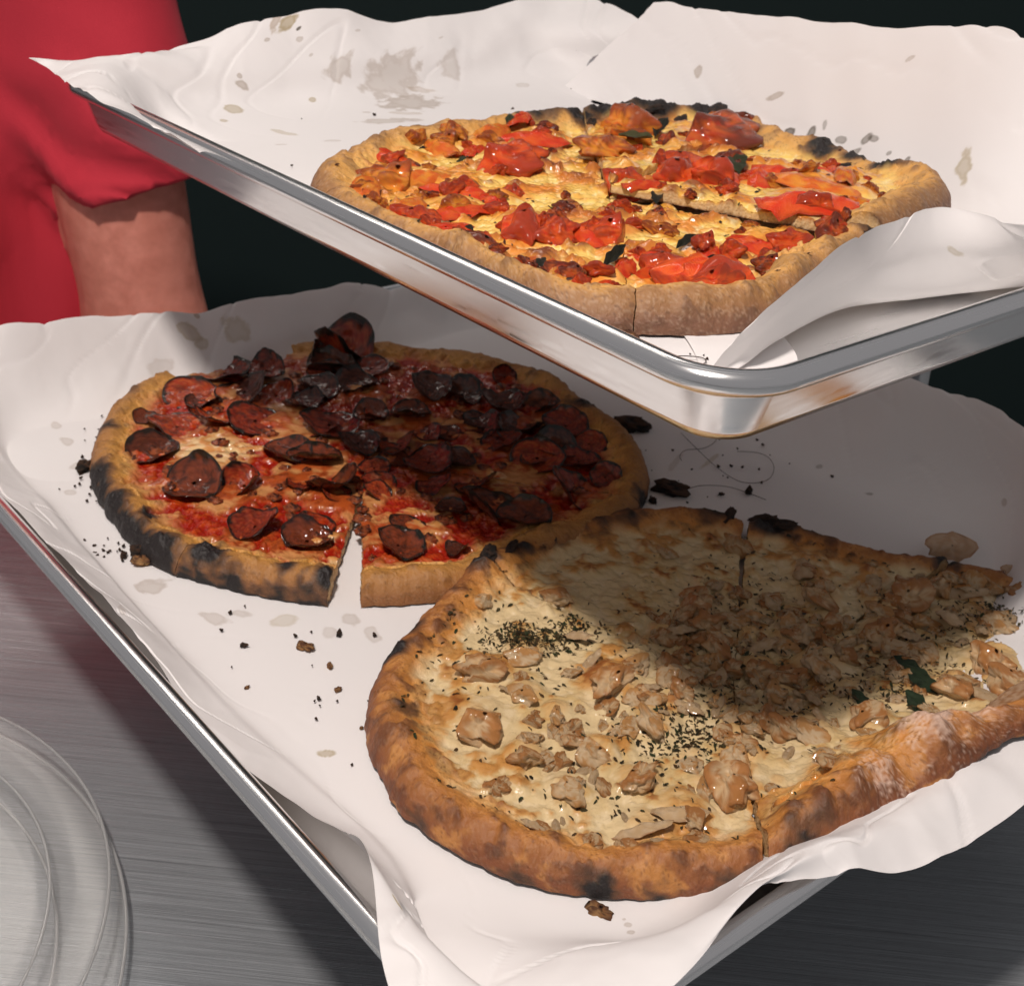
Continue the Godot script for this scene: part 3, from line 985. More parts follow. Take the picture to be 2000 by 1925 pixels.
# ---------------------------------------------------------------- pizza dough
func pizza(name_: String, label: String, style: int, floor_y: float, centre_px: Vector2, outline: Array, chars: Array, cuts: Array, slices: Array, tints := [], mounds := []) -> Dictionary:
	var c := at_y(centre_px.x, centre_px.y, floor_y + 0.006)
	c.y = floor_y + 0.0022
	var pz := {"c": c, "style": style, "off": style * 3.7, "chars": [], "tints": [], "mounds": {}, "slices": [], "R": PackedFloat32Array(), "L": PackedFloat32Array(), "W": PackedFloat32Array()}
	# outline: photograph pixels of the rim, turned to radius by angle
	var pts := []
	for q in outline:
		var lift: float = q[2] if q.size() > 2 else 0.0
		var near: float = clampf((q[1] - centre_px.y) / ((1.0 if q[1] > centre_px.y else 0.7) * 300.0), -1.0, 1.0)
		var w := at_y(q[0], q[1], floor_y + 0.0055 - 0.0042 * near + lift) - c
		pts.append([fposmod(atan2(w.z, w.x), TAU), Vector2(w.x, w.z).length(), lift, q[3] if q.size() > 3 else 1.0])
	pts.sort_custom(func(x, y): return x[0] < y[0])
	var n := pts.size()
	var N := 1440
	pz.R.resize(N)
	pz.L.resize(N)
	pz.W.resize(N)
	for k in N:
		var th := TAU * k / N
		var i := 0
		while i < n and pts[i][0] <= th: i += 1
		var p1: Array = pts[posmod(i - 1, n)]
		var p2: Array = pts[i % n]
		var p0: Array = pts[posmod(i - 2, n)]
		var p3: Array = pts[(i + 1) % n]
		var span := fposmod(p2[0] - p1[0], TAU)
		var t := fposmod(th - p1[0], TAU) / maxf(span, 1e-5)
		var v := cr(Vector3(p0[1], p0[2], p0[3]), Vector3(p1[1], p1[2], p1[3]), Vector3(p2[1], p2[2], p2[3]), Vector3(p3[1], p3[2], p3[3]), t)
		pz.R[k] = v.x + 0.0011 * n_low.get_noise_2d(cos(th) * 0.35 + style, sin(th) * 0.35)
		pz.L[k] = maxf(v.y, 0.0)
		pz.W[k] = v.z
	for q in chars:
		var w := at_y(q[0], q[1], floor_y + 0.010) - c
		pz.chars.append([w.x, w.z, q[2] * px_size(c + w), q[3]])
	for q in mounds:
		var w := at_y(q[0], q[1], floor_y + 0.008) - c
		var mr: float = q[2] * 0.5 * px_size(c + w) * 1.25
		var entry := [w.x, w.z, mr, minf(0.0034, mr * 0.34)]
		for ix in range(int(floor((w.x - mr) / 0.01)), int(floor((w.x + mr) / 0.01)) + 1):
			for iz in range(int(floor((w.z - mr) / 0.01)), int(floor((w.z + mr) / 0.01)) + 1):
				var key := Vector2i(ix, iz)
				if not pz.mounds.has(key): pz.mounds[key] = []
				pz.mounds[key].append(entry)
	for q in tints:
		var w := at_y(q[0], q[1], floor_y + 0.008) - c
		pz.tints.append([w.x, w.z, q[2] * px_size(c + w), q[3]])
	var root := thing(name_, label, "pizza", c)
	pz.root = root
	var total := 0.0
	for i in cuts.size():
		var q: Vector2 = cuts[i]
		var w := at_y(q.x, q.y, floor_y + 0.008) - c
		pz.slices.append({"a": fposmod(atan2(w.z, w.x), TAU)})
	# cuts are given in rising angle; slice i runs from cut i to the next
	for i in cuts.size():
		var a: float = pz.slices[i].a
		var b: float = pz.slices[(i + 1) % cuts.size()].a
		if b <= a: b += TAU
		pz.slices[i].b = b
		var sp: Dictionary = slices[i] if i < slices.size() else {}
		pz.slices[i].merge(sp)
		slice(pz, pz.slices[i])
	return pz

func rad_at(pz: Dictionary, th: float) -> float:
	var x := fposmod(th, TAU) / TAU * 1440.0
	var i := int(x) % 1440
	return lerpf(pz.R[i], pz.R[(i + 1) % 1440], x - floorf(x))

func lift_at(pz: Dictionary, th: float) -> float:
	var x := fposmod(th, TAU) / TAU * 1440.0
	return pz.L[int(x) % 1440]

# height and colour of the top of a pizza at a place; side runs from 0 on top to 1 under the rim
func surf(pz: Dictionary, x: float, z: float, r: float, R: float, th: float, side: float) -> void:
	var style: int = pz.style
	var o: float = pz.off
	var px := x
	var pz_ := z
	if side > 0.0:      # the grain runs on over the rim instead of smearing down it
		x *= 1.0 + side * 0.012 / r
		z *= 1.0 + side * 0.012 / r
	var d := R - r
	var a := n_low.get_noise_2d(x + o, z)
	var b := n_mid.get_noise_2d(x + o, z - o)
	var g := n_big.get_noise_2d(x * 1.5 + o, z * 1.5)
	var ring := n_low.get_noise_2d(cos(th) * 0.085 + o, sin(th) * 0.085)
	var fat: float = pz.W[int(fposmod(th, TAU) / TAU * 1440.0) % 1440]
	var wid := 0.0110 * (1.0 + 0.25 * ring) * lerpf(1.0, fat, 0.6)
	var cw := (0.024 + 0.006 * ring) * lerpf(1.0, fat, 0.6) + 0.007 * a
	var cm := 1.0 - ss(cw - 0.006, cw + 0.004, d)
	var bump := (d - 0.0105 * lerpf(1.0, fat, 0.6)) / wid
	var crust_h := 0.0076 * fat * (1.0 + 0.40 * ring + (0.26 if style == 2 else 0.12) * a + 0.07 * b) * exp(-bump * bump * 1.35)
	var h := 0.0052 + crust_h + 0.0016 * a * (1.0 - cm) + 0.0003 * b
	var fine := n_fine.get_noise_2d(x + o, z)
	if cm > 0.3: h += 0.00010 * fine
	var c: Color
	# --- topping surface
	if cm < 0.999:
		var cell := n_cell.get_noise_2d(x + o * 2.0 + 0.006 * a, z + 0.006 * b)      # -1 at the middle of a cell
		if style == 0:
			var bub := ss(-0.55, -0.95, cell) * ss(-0.05, 0.35, g + 0.3 * a)
			h += 0.0024 * bub + 0.0008 * b
			c = Color(0.86, 0.57, 0.15).lerp(Color(0.78, 0.38, 0.050), ss(-0.2, 0.45, a + 0.3 * b))
			c = c.lerp(Color(0.70, 0.21, 0.028), ss(0.0, 0.42, n_low.get_noise_2d(x * 0.8 - o, z * 0.8 + 3.0)) * 0.8)
			c = c.lerp(Color(0.42, 0.15, 0.035), ss(0.14, 0.46, b * 0.6 + a * 0.6 - 0.02) * 0.75)
			c = c.lerp(Color(0.24, 0.055, 0.018), clampf(bub * 1.1 - 0.15, 0.0, 0.9))
			c = c.lerp(Color(0.86, 0.72, 0.36), ss(0.25, 0.55, -b - 0.3 * a) * 0.6)
		elif style == 1:
			var patch := n_low.get_noise_2d(x * 0.62 + o, z * 0.62 - 2.0) + 0.35 * b
			var inner := ss(0.030, 0.060, d)
			var ch := ss(-0.12, 0.22, patch + inner * 0.22 - 0.06)
			h += 0.0014 * ch + 0.0011 * b * (1.0 - ch) + 0.0004 * fine * (1.0 - ch)
			c = Color(0.30, 0.014, 0.006).lerp(Color(0.46, 0.055, 0.011), ss(-0.2, 0.4, b))
			var cheese := Color(0.58, 0.27, 0.095).lerp(Color(0.42, 0.085, 0.020), ss(-0.32, 0.16, a + 0.4 * b))
			cheese = cheese.lerp(Color(0.20, 0.038, 0.013), ss(0.06, 0.42, b * 0.8 + 0.3 * a) * 0.7)
			c = c.lerp(cheese, ch * 0.92)
		else:
			var bub2 := ss(-0.60, -0.95, cell) * ss(0.0, 0.4, g + 0.4 * a)
			h += 0.0018 * bub2 + 0.0007 * b
			c = Color(0.65, 0.50, 0.28).lerp(Color(0.56, 0.395, 0.18), ss(-0.25, 0.35, a))
			c = c.lerp(Color(0.74, 0.60, 0.39), ss(0.15, 0.5, -b) * 0.5)
			c = c.lerp(Color(0.52, 0.24, 0.06), ss(0.20, 0.46, b * 0.45 + 0.75 * a + 0.30 * ss(0.055, 0.02, d) - 0.04) * 0.8)
			c = c.lerp(Color(0.24, 0.075, 0.02), ss(0.36, 0.60, b * 0.5 + 0.75 * a + 0.25 * bub2 + 0.18 * ss(0.05, 0.02, d)) * 0.85)
	if cm < 0.999:
		var mk := Vector2i(int(floor(x / 0.01)), int(floor(z / 0.01)))
		if pz.mounds.has(mk):
			var up := 0.0
			var near := 0.0
			for q in pz.mounds[mk]:
				var me: float = 1.0 - ((x - q[0]) * (x - q[0]) + (z - q[1]) * (z - q[1])) / (q[2] * q[2]) * (1.0 + 0.5 * b)
				if me > 0.0:
					up = maxf(up, q[3] * me)
					near = maxf(near, me)
			h += up * (1.0 - cm)
			if style == 0: c = c.lerp(Color(0.74, 0.24, 0.030), ss(0.1, 0.7, near + 0.5 * a) * 0.5)
			else: c = c.lerp(Color(0.58, 0.34, 0.13), ss(0.2, 0.8, near + 0.7 * a + 0.4 * b) * 0.55)
		var toast := 0.0
		for q in pz.tints:
			var tx: float = x - q[0]
			var tz: float = z - q[1]
			var te: float = (tx * tx + tz * tz) / (q[2] * q[2])
			if te < 4.0: toast = maxf(toast, q[3] * exp(-te))
		if toast > 0.05:
			toast += 0.55 * a + 0.45 * b
			if style == 1:
				c = c.lerp(Color(0.74, 0.50, 0.24).lerp(Color(0.62, 0.27, 0.08), ss(-0.1, 0.35, b)), ss(0.3, 0.6, toast) * 0.95)
				toast = 0.0
			c = c.lerp(Color(0.50, 0.16, 0.030) if style == 0 else Color(0.50, 0.24, 0.065), ss(0.22, 0.62, toast) * 0.85)
			c = c.lerp(Color(0.17, 0.040, 0.015) if style == 0 else Color(0.24, 0.075, 0.02), ss(0.62, 0.95, toast) * 0.9)
			h += (0.0016 if style == 0 else 0.0005) * ss(0.35, 0.85, toast)
	# --- crust
	if cm > 0.001:
		var top: Color
		var low_: Color
		if style == 0:
			top = Color(0.66, 0.34, 0.085)
			low_ = Color(0.19, 0.088, 0.050)
		elif style == 1:
			top = Color(0.60, 0.29, 0.060)
			low_ = Color(0.26, 0.105, 0.032)
		else:
			top = Color(0.56, 0.235, 0.050)
			low_ = Color(0.19, 0.060, 0.022)
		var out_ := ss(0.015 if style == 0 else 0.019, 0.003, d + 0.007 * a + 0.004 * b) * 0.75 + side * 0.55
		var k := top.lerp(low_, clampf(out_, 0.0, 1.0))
		k = k.lerp(low_ * 0.62, ss(0.02, 0.40, a * 0.8 + b * 0.4) * (0.85 if style == 2 else 0.45))
		if style == 2: k = k.lerp(Color(0.60, 0.27, 0.065), ss(0.10, 0.45, -a + 0.3 * b) * 0.5)
		k = k.lerp(Color(0.74, 0.46, 0.17), ss(0.012, 0.024, d) * 0.55 * ss(-0.3, 0.2, b))
		k = k.lerp(Color(0.62, 0.46, 0.33), ss(0.15, 0.5, fine + 0.35 * b) * (0.22 if style == 0 else 0.08) * (1.0 - ss(0.012, 0.02, d)))
		k = k.lerp(low_ * 0.5, ss(0.42, 0.62, -fine + 0.5 * b) * 0.5)
		var burnt := 0.0
		var flour := 0.0
		var blis := ss(-0.62, -0.92, n_cell.get_noise_2d(x * 1.5 - o, z * 1.5 + 0.004 * b)) * ss(-0.1, 0.3, a + 0.5 * b)
		h += 0.0010 * blis
		k = k.lerp(low_ * 0.7, blis * 0.55)
		for q in pz.chars:
			var dx: float = px - q[0]
			var dz: float = pz_ - q[1]
			var rr: float = q[2]
			var e: float = (dx * dx + dz * dz) / (rr * rr)
			if e < 4.0:
				if q[3] > 0.0: burnt = maxf(burnt, q[3] * exp(-e))
				else: flour = maxf(flour, -q[3] * exp(-e))
		if flour > 0.05: k = k.lerp(Color(0.66, 0.47, 0.37), ss(0.15, 0.75, flour + 0.45 * fine + 0.3 * b) * 0.7)
		if burnt > 0.05:
			burnt += 0.34 * a + 0.20 * b + 0.15 * side - 0.12 * ss(0.012, 0.022, d)
			k = k.lerp(Color(0.10, 0.045, 0.022), ss(0.12, 0.42, burnt) * 0.85)
			k = k.lerp(Color(0.013, 0.011, 0.010), ss(0.36, 0.66, burnt))
			h += 0.0012 * ss(0.4, 0.8, burnt) * (b + 0.5 * fine)
		c = k if cm > 0.999 else c.lerp(k, cm)
	sh = h
	sc = c

func slice(pz: Dictionary, s: Dictionary) -> void:
	var a0: float = s.a
	var a1: float = s.b
	var cols := maxi(24, int((a1 - a0) / TAU * 1150.0))
	var inner := 128
	var outer := 34
	var wall := 20
	var rows := inner + outer + wall
	var pos := PackedVector3Array()
	var col := PackedColorArray()
	pos.resize(rows * (cols + 1))
	col.resize(rows * (cols + 1))
	var g0: float = s.get("g0", 0.0)      # angle taken off the start edge at the rim, radians
	var g1: float = s.get("g1", 0.0)
	var m := cols + 1
	for j in m:
		var f := float(j) / cols
		for i in rows:
			var r: float
			var side := 0.0
			var drop := 1.0
			var th := lerpf(a0, a1, f)
			var R := rad_at(pz, th)
			var er := 0.0065 * lerpf(1.0, pz.W[int(fposmod(th, TAU) / TAU * 1440.0) % 1440], 0.85)
			if i < inner:
				r = (R - 0.024) * pow(float(i) / inner, 0.85)
			elif i < inner + outer:
				r = lerpf(R - 0.024, R - er, float(i - inner) / outer)
			else:
				var w := (i - inner - outer + 1.0) / wall * PI * 0.60
				r = R - er + er * sin(w)
				drop = maxf(cos(w), -0.05)
				side = 1.0 - maxf(drop, 0.0)
			var q := r / R
			# ragged cut edges and the gap
			var jag := 0.0008 * n_mid.get_noise_2d(r * 1.3 + a0 * 5.0, 4.0) / maxf(r, 0.01)
			var jag1 := 0.0008 * n_mid.get_noise_2d(r * 1.3 + a1 * 5.0, 4.0) / maxf(r, 0.01)
			th = lerpf(a0 + g0 * ss(0.0, 0.8, q) + jag, a1 - g1 * ss(0.0, 0.8, q) + jag1, f)
			var x := r * cos(th)
			var z := r * sin(th)
			surf(pz, x, z, r, R, th, side)
			var lf := lift_at(pz, th)
			var y := sh
			if drop < 1.0: y = 0.0008 + (sh - 0.0008) * drop
			y += lf * pow(q, 2.6)
			# cut edges sag and brown a little
			var e := minf(f, 1.0 - f) * (a1 - a0) * r
			if e < 0.003: y -= 0.0010 * (1.0 - e / 0.003)
			pos[i * m + j] = Vector3(x, y, z)
			col[i * m + j] = sc
	var nrm := grid_normals(pos, rows, m, true)
	var root := obj("slice", grid_commit(pos, nrm, rows, m, true, col, PackedVector2Array(), 0, inner), M["cheese"], pz.root)
	obj("crust", grid_commit(pos, nrm, rows, m, true, col, PackedVector2Array(), inner, rows - 1), M["crust"], root)
	# crumb on the two cut faces
	var cp := PackedVector3Array()
	var cc := PackedColorArray()
	for e in 2:
		var jj := 0 if e == 0 else m - 1
		cp = PackedVector3Array()
		cc = PackedColorArray()
		var nr := inner + outer + 10
		for i in nr:
			var t := pos[i * m + jj]
			var th := atan2(t.z, t.x)
			var base := 0.0004 + lift_at(pz, th) * pow(minf(Vector2(t.x, t.z).length() / rad_at(pz, th), 1.0), 2.6)
			for k in 6:
				var v := k / 5.0
				var p := Vector3(t.x, lerpf(t.y, base, v), t.z)
				var bulge := 0.0006 * n_fine.get_noise_2d(p.x + p.z, p.y * 1.5)
				p += Vector3(-sin(th), 0, cos(th)) * bulge
				cp.append(p)
				var crumb := Color(0.60, 0.38, 0.17).lerp(Color(0.70, 0.50, 0.27), ss(-0.3, 0.3, n_fine.get_noise_2d(p.x + p.z, p.y * 2.0)))
				crumb = crumb.lerp(col[i * m + jj], 1.0 - ss(0.0, 0.35, v))
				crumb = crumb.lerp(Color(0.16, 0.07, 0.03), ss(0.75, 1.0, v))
				cc.append(crumb)
		obj("cut_face", grid(cp, nr, 6, e == 0, cc), M["crust"], root)
	var mid := (a0 + a1) * 0.5
	var tf := Transform3D(Basis(), Vector3(cos(mid), 0, sin(mid)) * float(s.get("push", 0.0004)) + Vector3.UP * float(s.get("up", 0.0)))
	var tilt: float = s.get("tilt", 0.0)
	if tilt != 0.0:
		tf.basis = Basis(Vector3(-sin(mid), 0, cos(mid)), deg_to_rad(tilt)) * tf.basis
	if s.has("roll"):
		tf.basis = Basis(Vector3(cos(mid), 0, sin(mid)), deg_to_rad(s.roll)) * tf.basis
	root.transform = tf
	if s.has("label"): root.set_meta("label", s.label)
	s.node = root

func slice_at(pz: Dictionary, x: float, z: float) -> Dictionary:
	var th := fposmod(atan2(z, x), TAU)
	for s in pz.slices:
		var a: float = s.a
		var t := th
		if t < a: t += TAU
		if t >= a and t <= s.b: return s
	return pz.slices[0]

# put a topping where the photograph shows it: centre pixel, width in pixels
func top(pz: Dictionary, called: String, mesh: Mesh, m: Material, u: float, v: float, w: float, tall: float, yaw: float, sink: float, tilt := Vector2.ZERO, deep := 1.0) -> MeshInstance3D:
	var p: Vector3 = at_y(u, v, pz.c.y + 0.010) - pz.c
	return top_at(pz, called, mesh, m, p.x, p.z, w * 0.5 * px_size(pz.c + p), tall, yaw, sink, tilt, deep)

func top_at(pz: Dictionary, called: String, mesh: Mesh, m: Material, x: float, z: float, half: float, tall: float, yaw: float, sink: float, tilt: Vector2, deep: float) -> MeshInstance3D:
	var th := atan2(z, x)
	var r := Vector2(x, z).length()
	var R := rad_at(pz, th)
	r = minf(r, R - (0.004 if called in ["char_bit", "torn_crust"] else 0.018))
	x = r * cos(th)
	z = r * sin(th)
	surf(pz, x, z, r, R, th, 0.0)
	var y := sh + lift_at(pz, th) * pow(r / R, 2.6)
	var s := slice_at(pz, x, z)
	var o := obj(called, mesh, m, s.node)
	var b := Basis(Vector3.RIGHT, tilt.x) * Basis(Vector3.BACK, tilt.y) * Basis(Vector3.UP, yaw)
	o.transform = Transform3D(b * Basis.from_scale(Vector3(half, half * tall, half * deep)), Vector3(x, y + half * tall * sink, z))
	return o

func flakes(pz: Dictionary, called: String, spots: Array, count: int, seed_: int, tones: Array, sizes: Vector2, limit: float) -> void:
	var rng := RandomNumberGenerator.new()
	rng.seed = seed_
	var lm := leaf_mesh(seed_, Color(1, 1, 1))
	var mm := MultiMesh.new()
	mm.transform_format = MultiMesh.TRANSFORM_3D
	mm.use_colors = true
	mm.mesh = lm
	mm.instance_count = count
	for k in count:
		var q: Array = spots[rng.randi() % spots.size()]
		var p: Vector3 = at_y(q[0] + rng.randfn(0.0, q[2]), q[1] + rng.randfn(0.0, q[3]), pz.c.y + 0.009) - pz.c
		var th := atan2(p.z, p.x)
		var R := rad_at(pz, th)
		var r := minf(Vector2(p.x, p.z).length(), R - limit)
		var x := r * cos(th)
		var z := r * sin(th)
		surf(pz, x, z, r, R, th, 0.0)
		var s := rng.randf_range(sizes.x, sizes.y)
		var b := Basis.from_euler(Vector3(rng.randfn(0, 0.35), rng.randf() * TAU, rng.randfn(0, 0.35))) * Basis.from_scale(Vector3(s, s * 0.6, s * rng.randf_range(0.5, 1.3)))
		var sl := slice_at(pz, x, z)
		var y: float = sh + lift_at(pz, th) * pow(r / R, 2.6) + 0.0003 + (q[4] if q.size() > 4 else 0.0) * rng.randf()
		mm.set_instance_transform(k, Transform3D(b, sl.node.transform * Vector3(x, y, z)))
		mm.set_instance_color(k, tones[rng.randi() % tones.size()])
	var o := MultiMeshInstance3D.new()
	o.name = called
	o.multimesh = mm
	o.material_override = M["leaf"]
	o.set_meta("kind", "stuff")
	pz.root.add_child(o, true)


# ---------------------------------------------------------------- the three pizzas
func tomato_pizza() -> void:
	var outline := [[606, 392], [612, 350], [640, 322], [690, 296], [740, 274], [810, 262], [880, 252], [960, 240], [1060, 232], [1130, 232], [1210, 225], [1300, 225], [1400, 225], [1470, 232], [1500, 262], [1560, 285], [1640, 305], [1700, 332], [1738, 356], [1790, 372], [1835, 395], [1850, 415], [1820, 450, 0, 1.2], [1745, 490], [1690, 520], [1610, 570, 0, 1.2], [1540, 622, 0, 1.05], [1470, 648, 0, 1.05], [1380, 658, 0, 1.05], [1300, 658, 0, 1.05], [1245, 655, 0, 1.05], [1180, 655, 0, 1.05], [1090, 640, 0, 1.05], [1000, 602, 0, 1.05], [900, 552, 0, 1.05], [820, 520, 0, 1.2], [720, 480], [640, 430]]
	var chars := [[1060, 238, 50, 0.6], [1130, 238, 30, 0.7], [1190, 232, 55, 1.0], [1280, 226, 60, 1.0], [1370, 226, 50, 0.9], [1450, 232, 50, 1.1], [1600, 300, 45, 0.75], [1665, 318, 40, 0.9], [1725, 350, 30, 0.9], [1735, 480, 50, 0.9], [1700, 500, 40, 0.8], [830, 260, 26, 0.5], [607, 392, 12, 0.7], [1015, 240, 14, 0.8]]
	var cuts := [Vector2(1718, 478), Vector2(1247, 650), Vector2(608, 396), Vector2(1138, 240), Vector2(1474, 236), Vector2(1738, 357)]
	var slices := [{"g0": 0.02, "up": -0.0002}, {}, {}, {}, {"up": 0.0005}, {"up": 0.0022, "roll": 0.0}]
	slices[3] = {"up": 0.006, "tilt": -1.5, "label": "raised rear slice with a charred black rim"}
	slices[5] = {"up": 0.006, "label": "raised slice lying partly over its neighbour"}
	var pieces := [[786, 303, 95, "r", "w", 0.6], [775, 340, 95, "o", "l", 0.8], [832, 338, 90, "o", "w", 0.9], [862, 275, 85, "o", "w", 1.0], [889, 358, 95, "r", "w", 0.9], [892, 399, 120, "r", "w", 0.5], [778, 402, 120, "o", "w", 0.45], [705, 378, 95, "o", "w", 0.5], [786, 432, 80, "r", "l", 0.6], [850, 458, 80, "r", "w", 0.5], [998, 224, 60, "r", "w", 1.3], [955, 252, 85, "o", "w", 1.0], [925, 280, 55, "r", "w", 1.2], [988, 305, 100, "r", "l", 0.75], [1052, 262, 95, "r", "w", 0.7], [970, 384, 80, "r", "w", 1.1], [1021, 430, 95, "r", "l", 0.85], [1088, 438, 75, "r", "l", 0.9], [1142, 440, 85, "r", "w", 0.9], [1195, 438, 85, "r", "l", 0.7], [1215, 505, 75, "r", "w", 1.4], [1190, 540, 75, "r", "w", 0.8],
		[1283, 488, 82, "r", "w", 1.3], [1378, 482, 100, "r", "w", 0.8], [1435, 506, 60, "r", "w", 0.9], [1395, 548, 175, "r", "l", 0.42], [1482, 457, 90, "r", "w", 0.7], [1575, 416, 145, "r", "w", 0.7], [1590, 372, 120, "o", "w", 0.6], [1535, 336, 100, "r", "w", 0.9], [1598, 332, 80, "r", "w", 1.2], [1632, 330, 70, "r", "w", 1.1], [1478, 358, 85, "r", "w", 1.0], [1393, 358, 100, "r", "l", 0.75], [1313, 346, 90, "r", "l", 0.85], [1255, 366, 60, "r", "w", 0.7], [1645, 360, 65, "o", "w", 1.2], [1668, 400, 60, "o", "w", 0.8], [1389, 258, 120, "d", "l", 0.7], [1420, 306, 65, "d", "l", 0.6], [1328, 306, 80, "r", "l", 0.6], [1226, 247, 95, "o", "l", 0.8], [1187, 294, 85, "o", "l", 0.6], [1217, 350, 75, "r", "l", 0.85], [1455, 322, 70, "d", "w", 0.7], [1290, 430, 50, "o", "l", 0.5], [1110, 392, 40, "d", "l", 0.8], [1505, 515, 46, "d", "l", 0.8], [900, 432, 50, "d", "l", 0.5], [1060, 505, 95, "d", "l", 0.35], [930, 490, 90, "d", "l", 0.35], [1130, 512, 60, "d", "l", 0.45], [1430, 268, 60, "d", "w", 0.7], [1690, 462, 60, "d", "l", 0.9]]
	var tints := [[880, 470, 90, 0.9], [960, 500, 70, 0.9], [1060, 505, 70, 1.0], [780, 450, 60, 0.8], [950, 320, 50, 0.8], [1140, 345, 46, 0.9], [1110, 400, 30, 0.8], [1500, 510, 50, 0.8], [1590, 500, 60, 0.7], [1290, 430, 50, 0.6], [1080, 330, 40, 0.7], [1430, 300, 40, 0.6], [720, 360, 40, 0.5], [1370, 425, 36, 0.6], [1200, 420, 60, 0.5]]
	var pz := pizza("tomato_pizza", "pizza with red tomato pieces and melted cheese in the upper pan", 0, UP_FLOOR, Vector2(1190, 388), outline, chars, cuts, slices, tints, pieces)
	var red := [Color(0.72, 0.040, 0.010), Color(0.80, 0.115, 0.018), Color(0.40, 0.040, 0.012)]
	var ora := [Color(0.74, 0.13, 0.016), Color(0.82, 0.30, 0.035), Color(0.30, 0.05, 0.014)]
	var drk := [Color(0.52, 0.038, 0.012), Color(0.60, 0.12, 0.022), Color(0.12, 0.022, 0.012)]
	var sets := {"r": red, "o": ora, "d": drk}
	var wedges := {}
	var lumps := {}
	for key in sets:
		wedges[key] = []
		lumps[key] = []
		for k in 5:
			wedges[key].append(petal_mesh(k * 7 + 3, sets[key][0], sets[key][1], sets[key][2]))
			lumps[key].append(blob_mesh(k * 5 + 2, 26, 36, 0.62, 0.80, 0.07, sets[key][0], sets[key][1], sets[key][2], 2))
	var rng := RandomNumberGenerator.new()
	rng.seed = 12
	# pixel, width, colour, w(edge) or l(ump), height
	for q in pieces:
		var pick: Array = wedges[q[3]] if q[4] == "w" else lumps[q[3]]
		for k in 2:      # softer shreds around the piece
			top(pz, "tomato_shred", lumps[q[3]][rng.randi() % 5], M["wet"], q[0] + rng.randfn(0, q[2] * 0.42), q[1] + rng.randfn(0, q[2] * 0.16), q[2] * rng.randf_range(0.40, 0.72), rng.randf_range(0.4, 0.7), rng.randf() * TAU, 0.05, Vector2(rng.randfn(0, 0.3), rng.randfn(0, 0.3)), 0.75)
		var o := top(pz, "tomato_piece", pick[rng.randi() % 5], M["wet"], q[0], q[1], q[2] * 1.34, minf(q[5], 0.95) * (0.66 if q[4] == "w" else 0.72), rng.randf() * TAU, 0.02 if q[4] == "l" else -0.22, Vector2(rng.randfn(0.12, 0.13), rng.randfn(0.0, 0.13)), 0.85)
	var basil := [leaf_mesh(1, Color(0.045, 0.055, 0.022)), leaf_mesh(2, Color(0.020, 0.020, 0.012)), leaf_mesh(3, Color(0.09, 0.085, 0.03))]
	for q in [[905, 303, 34, 0, 0.4], [1203, 500, 60, 1, 1.3], [1058, 533, 52, 1, 0.0], [1290, 268, 62, 1, 0.7], [1240, 292, 76, 2, 0.2], [1440, 326, 90, 0, 0.3], [1284, 387, 58, 1, 0.4], [1340, 472, 50, 1, 0.9], [1400, 500, 46, 1, 0.5], [752, 446, 40, 1, 0.8], [660, 380, 26, 0, 0.2], [985, 240, 40, 0, 0.9], [832, 398, 22, 1, 0.2], [1275, 262, 40, 2, 0.2], [897, 484, 34, 1, 0.1], [1165, 516, 30, 1, 0.2]]:
		top(pz, "basil_leaf", basil[q[3]], M["leaf"], q[0], q[1] - 8, q[2], 0.6, rng.randf() * TAU, 0.6, Vector2(q[4] * 0.6, 0.2), 1.0)
	var burnt := []
	for k in 3: burnt.append(blob_mesh(k * 3 + 700, 16, 20, 0.7, 0.9, 0.3, Color(0.022, 0.016, 0.012), Color(0.010, 0.009, 0.008), Color(0.06, 0.03, 0.02)))
	for q in [[1455, 212, 60, 0.5], [1400, 214, 60, 0.4], [1330, 218, 50, 0.4], [1275, 216, 50, 0.4], [1155, 226, 40, 0.5], [1730, 462, 70, 0.6], [1640, 312, 50, 0.3], [1020, 240, 22, 0.6], [828, 262, 20, 0.6]]:
		top(pz, "char_bit", burnt[rng.randi() % 3], M["char"], q[0], q[1] + 10, q[2] * 0.8, q[3] * 0.55, rng.randf() * TAU, 0.2, Vector2(0.2, 0.3), 0.6)
	for k in 40:      # small browned blisters of cheese and scraps of tomato
		var th := rng.randf() * TAU
		var r := sqrt(rng.randf()) * (rad_at(pz, th) - 0.03)
		var key: String = ["d", "o", "r", "d"][rng.randi() % 4]
		top_at(pz, "tomato_scrap", lumps[key][rng.randi() % 5], M["wet"], r * cos(th), r * sin(th), rng.randf_range(0.0022, 0.0055), 0.5, rng.randf() * TAU, 0.1, Vector2.ZERO, 0.8)
	flakes(pz, "charred_herbs", [[1200, 400, 260, 70], [900, 380, 120, 50], [1450, 400, 120, 70]], 160, 5, [Color(0.03, 0.02, 0.012), Color(0.05, 0.045, 0.02), Color(0.12, 0.04, 0.02)], Vector2(0.0006, 0.0016), 0.012)

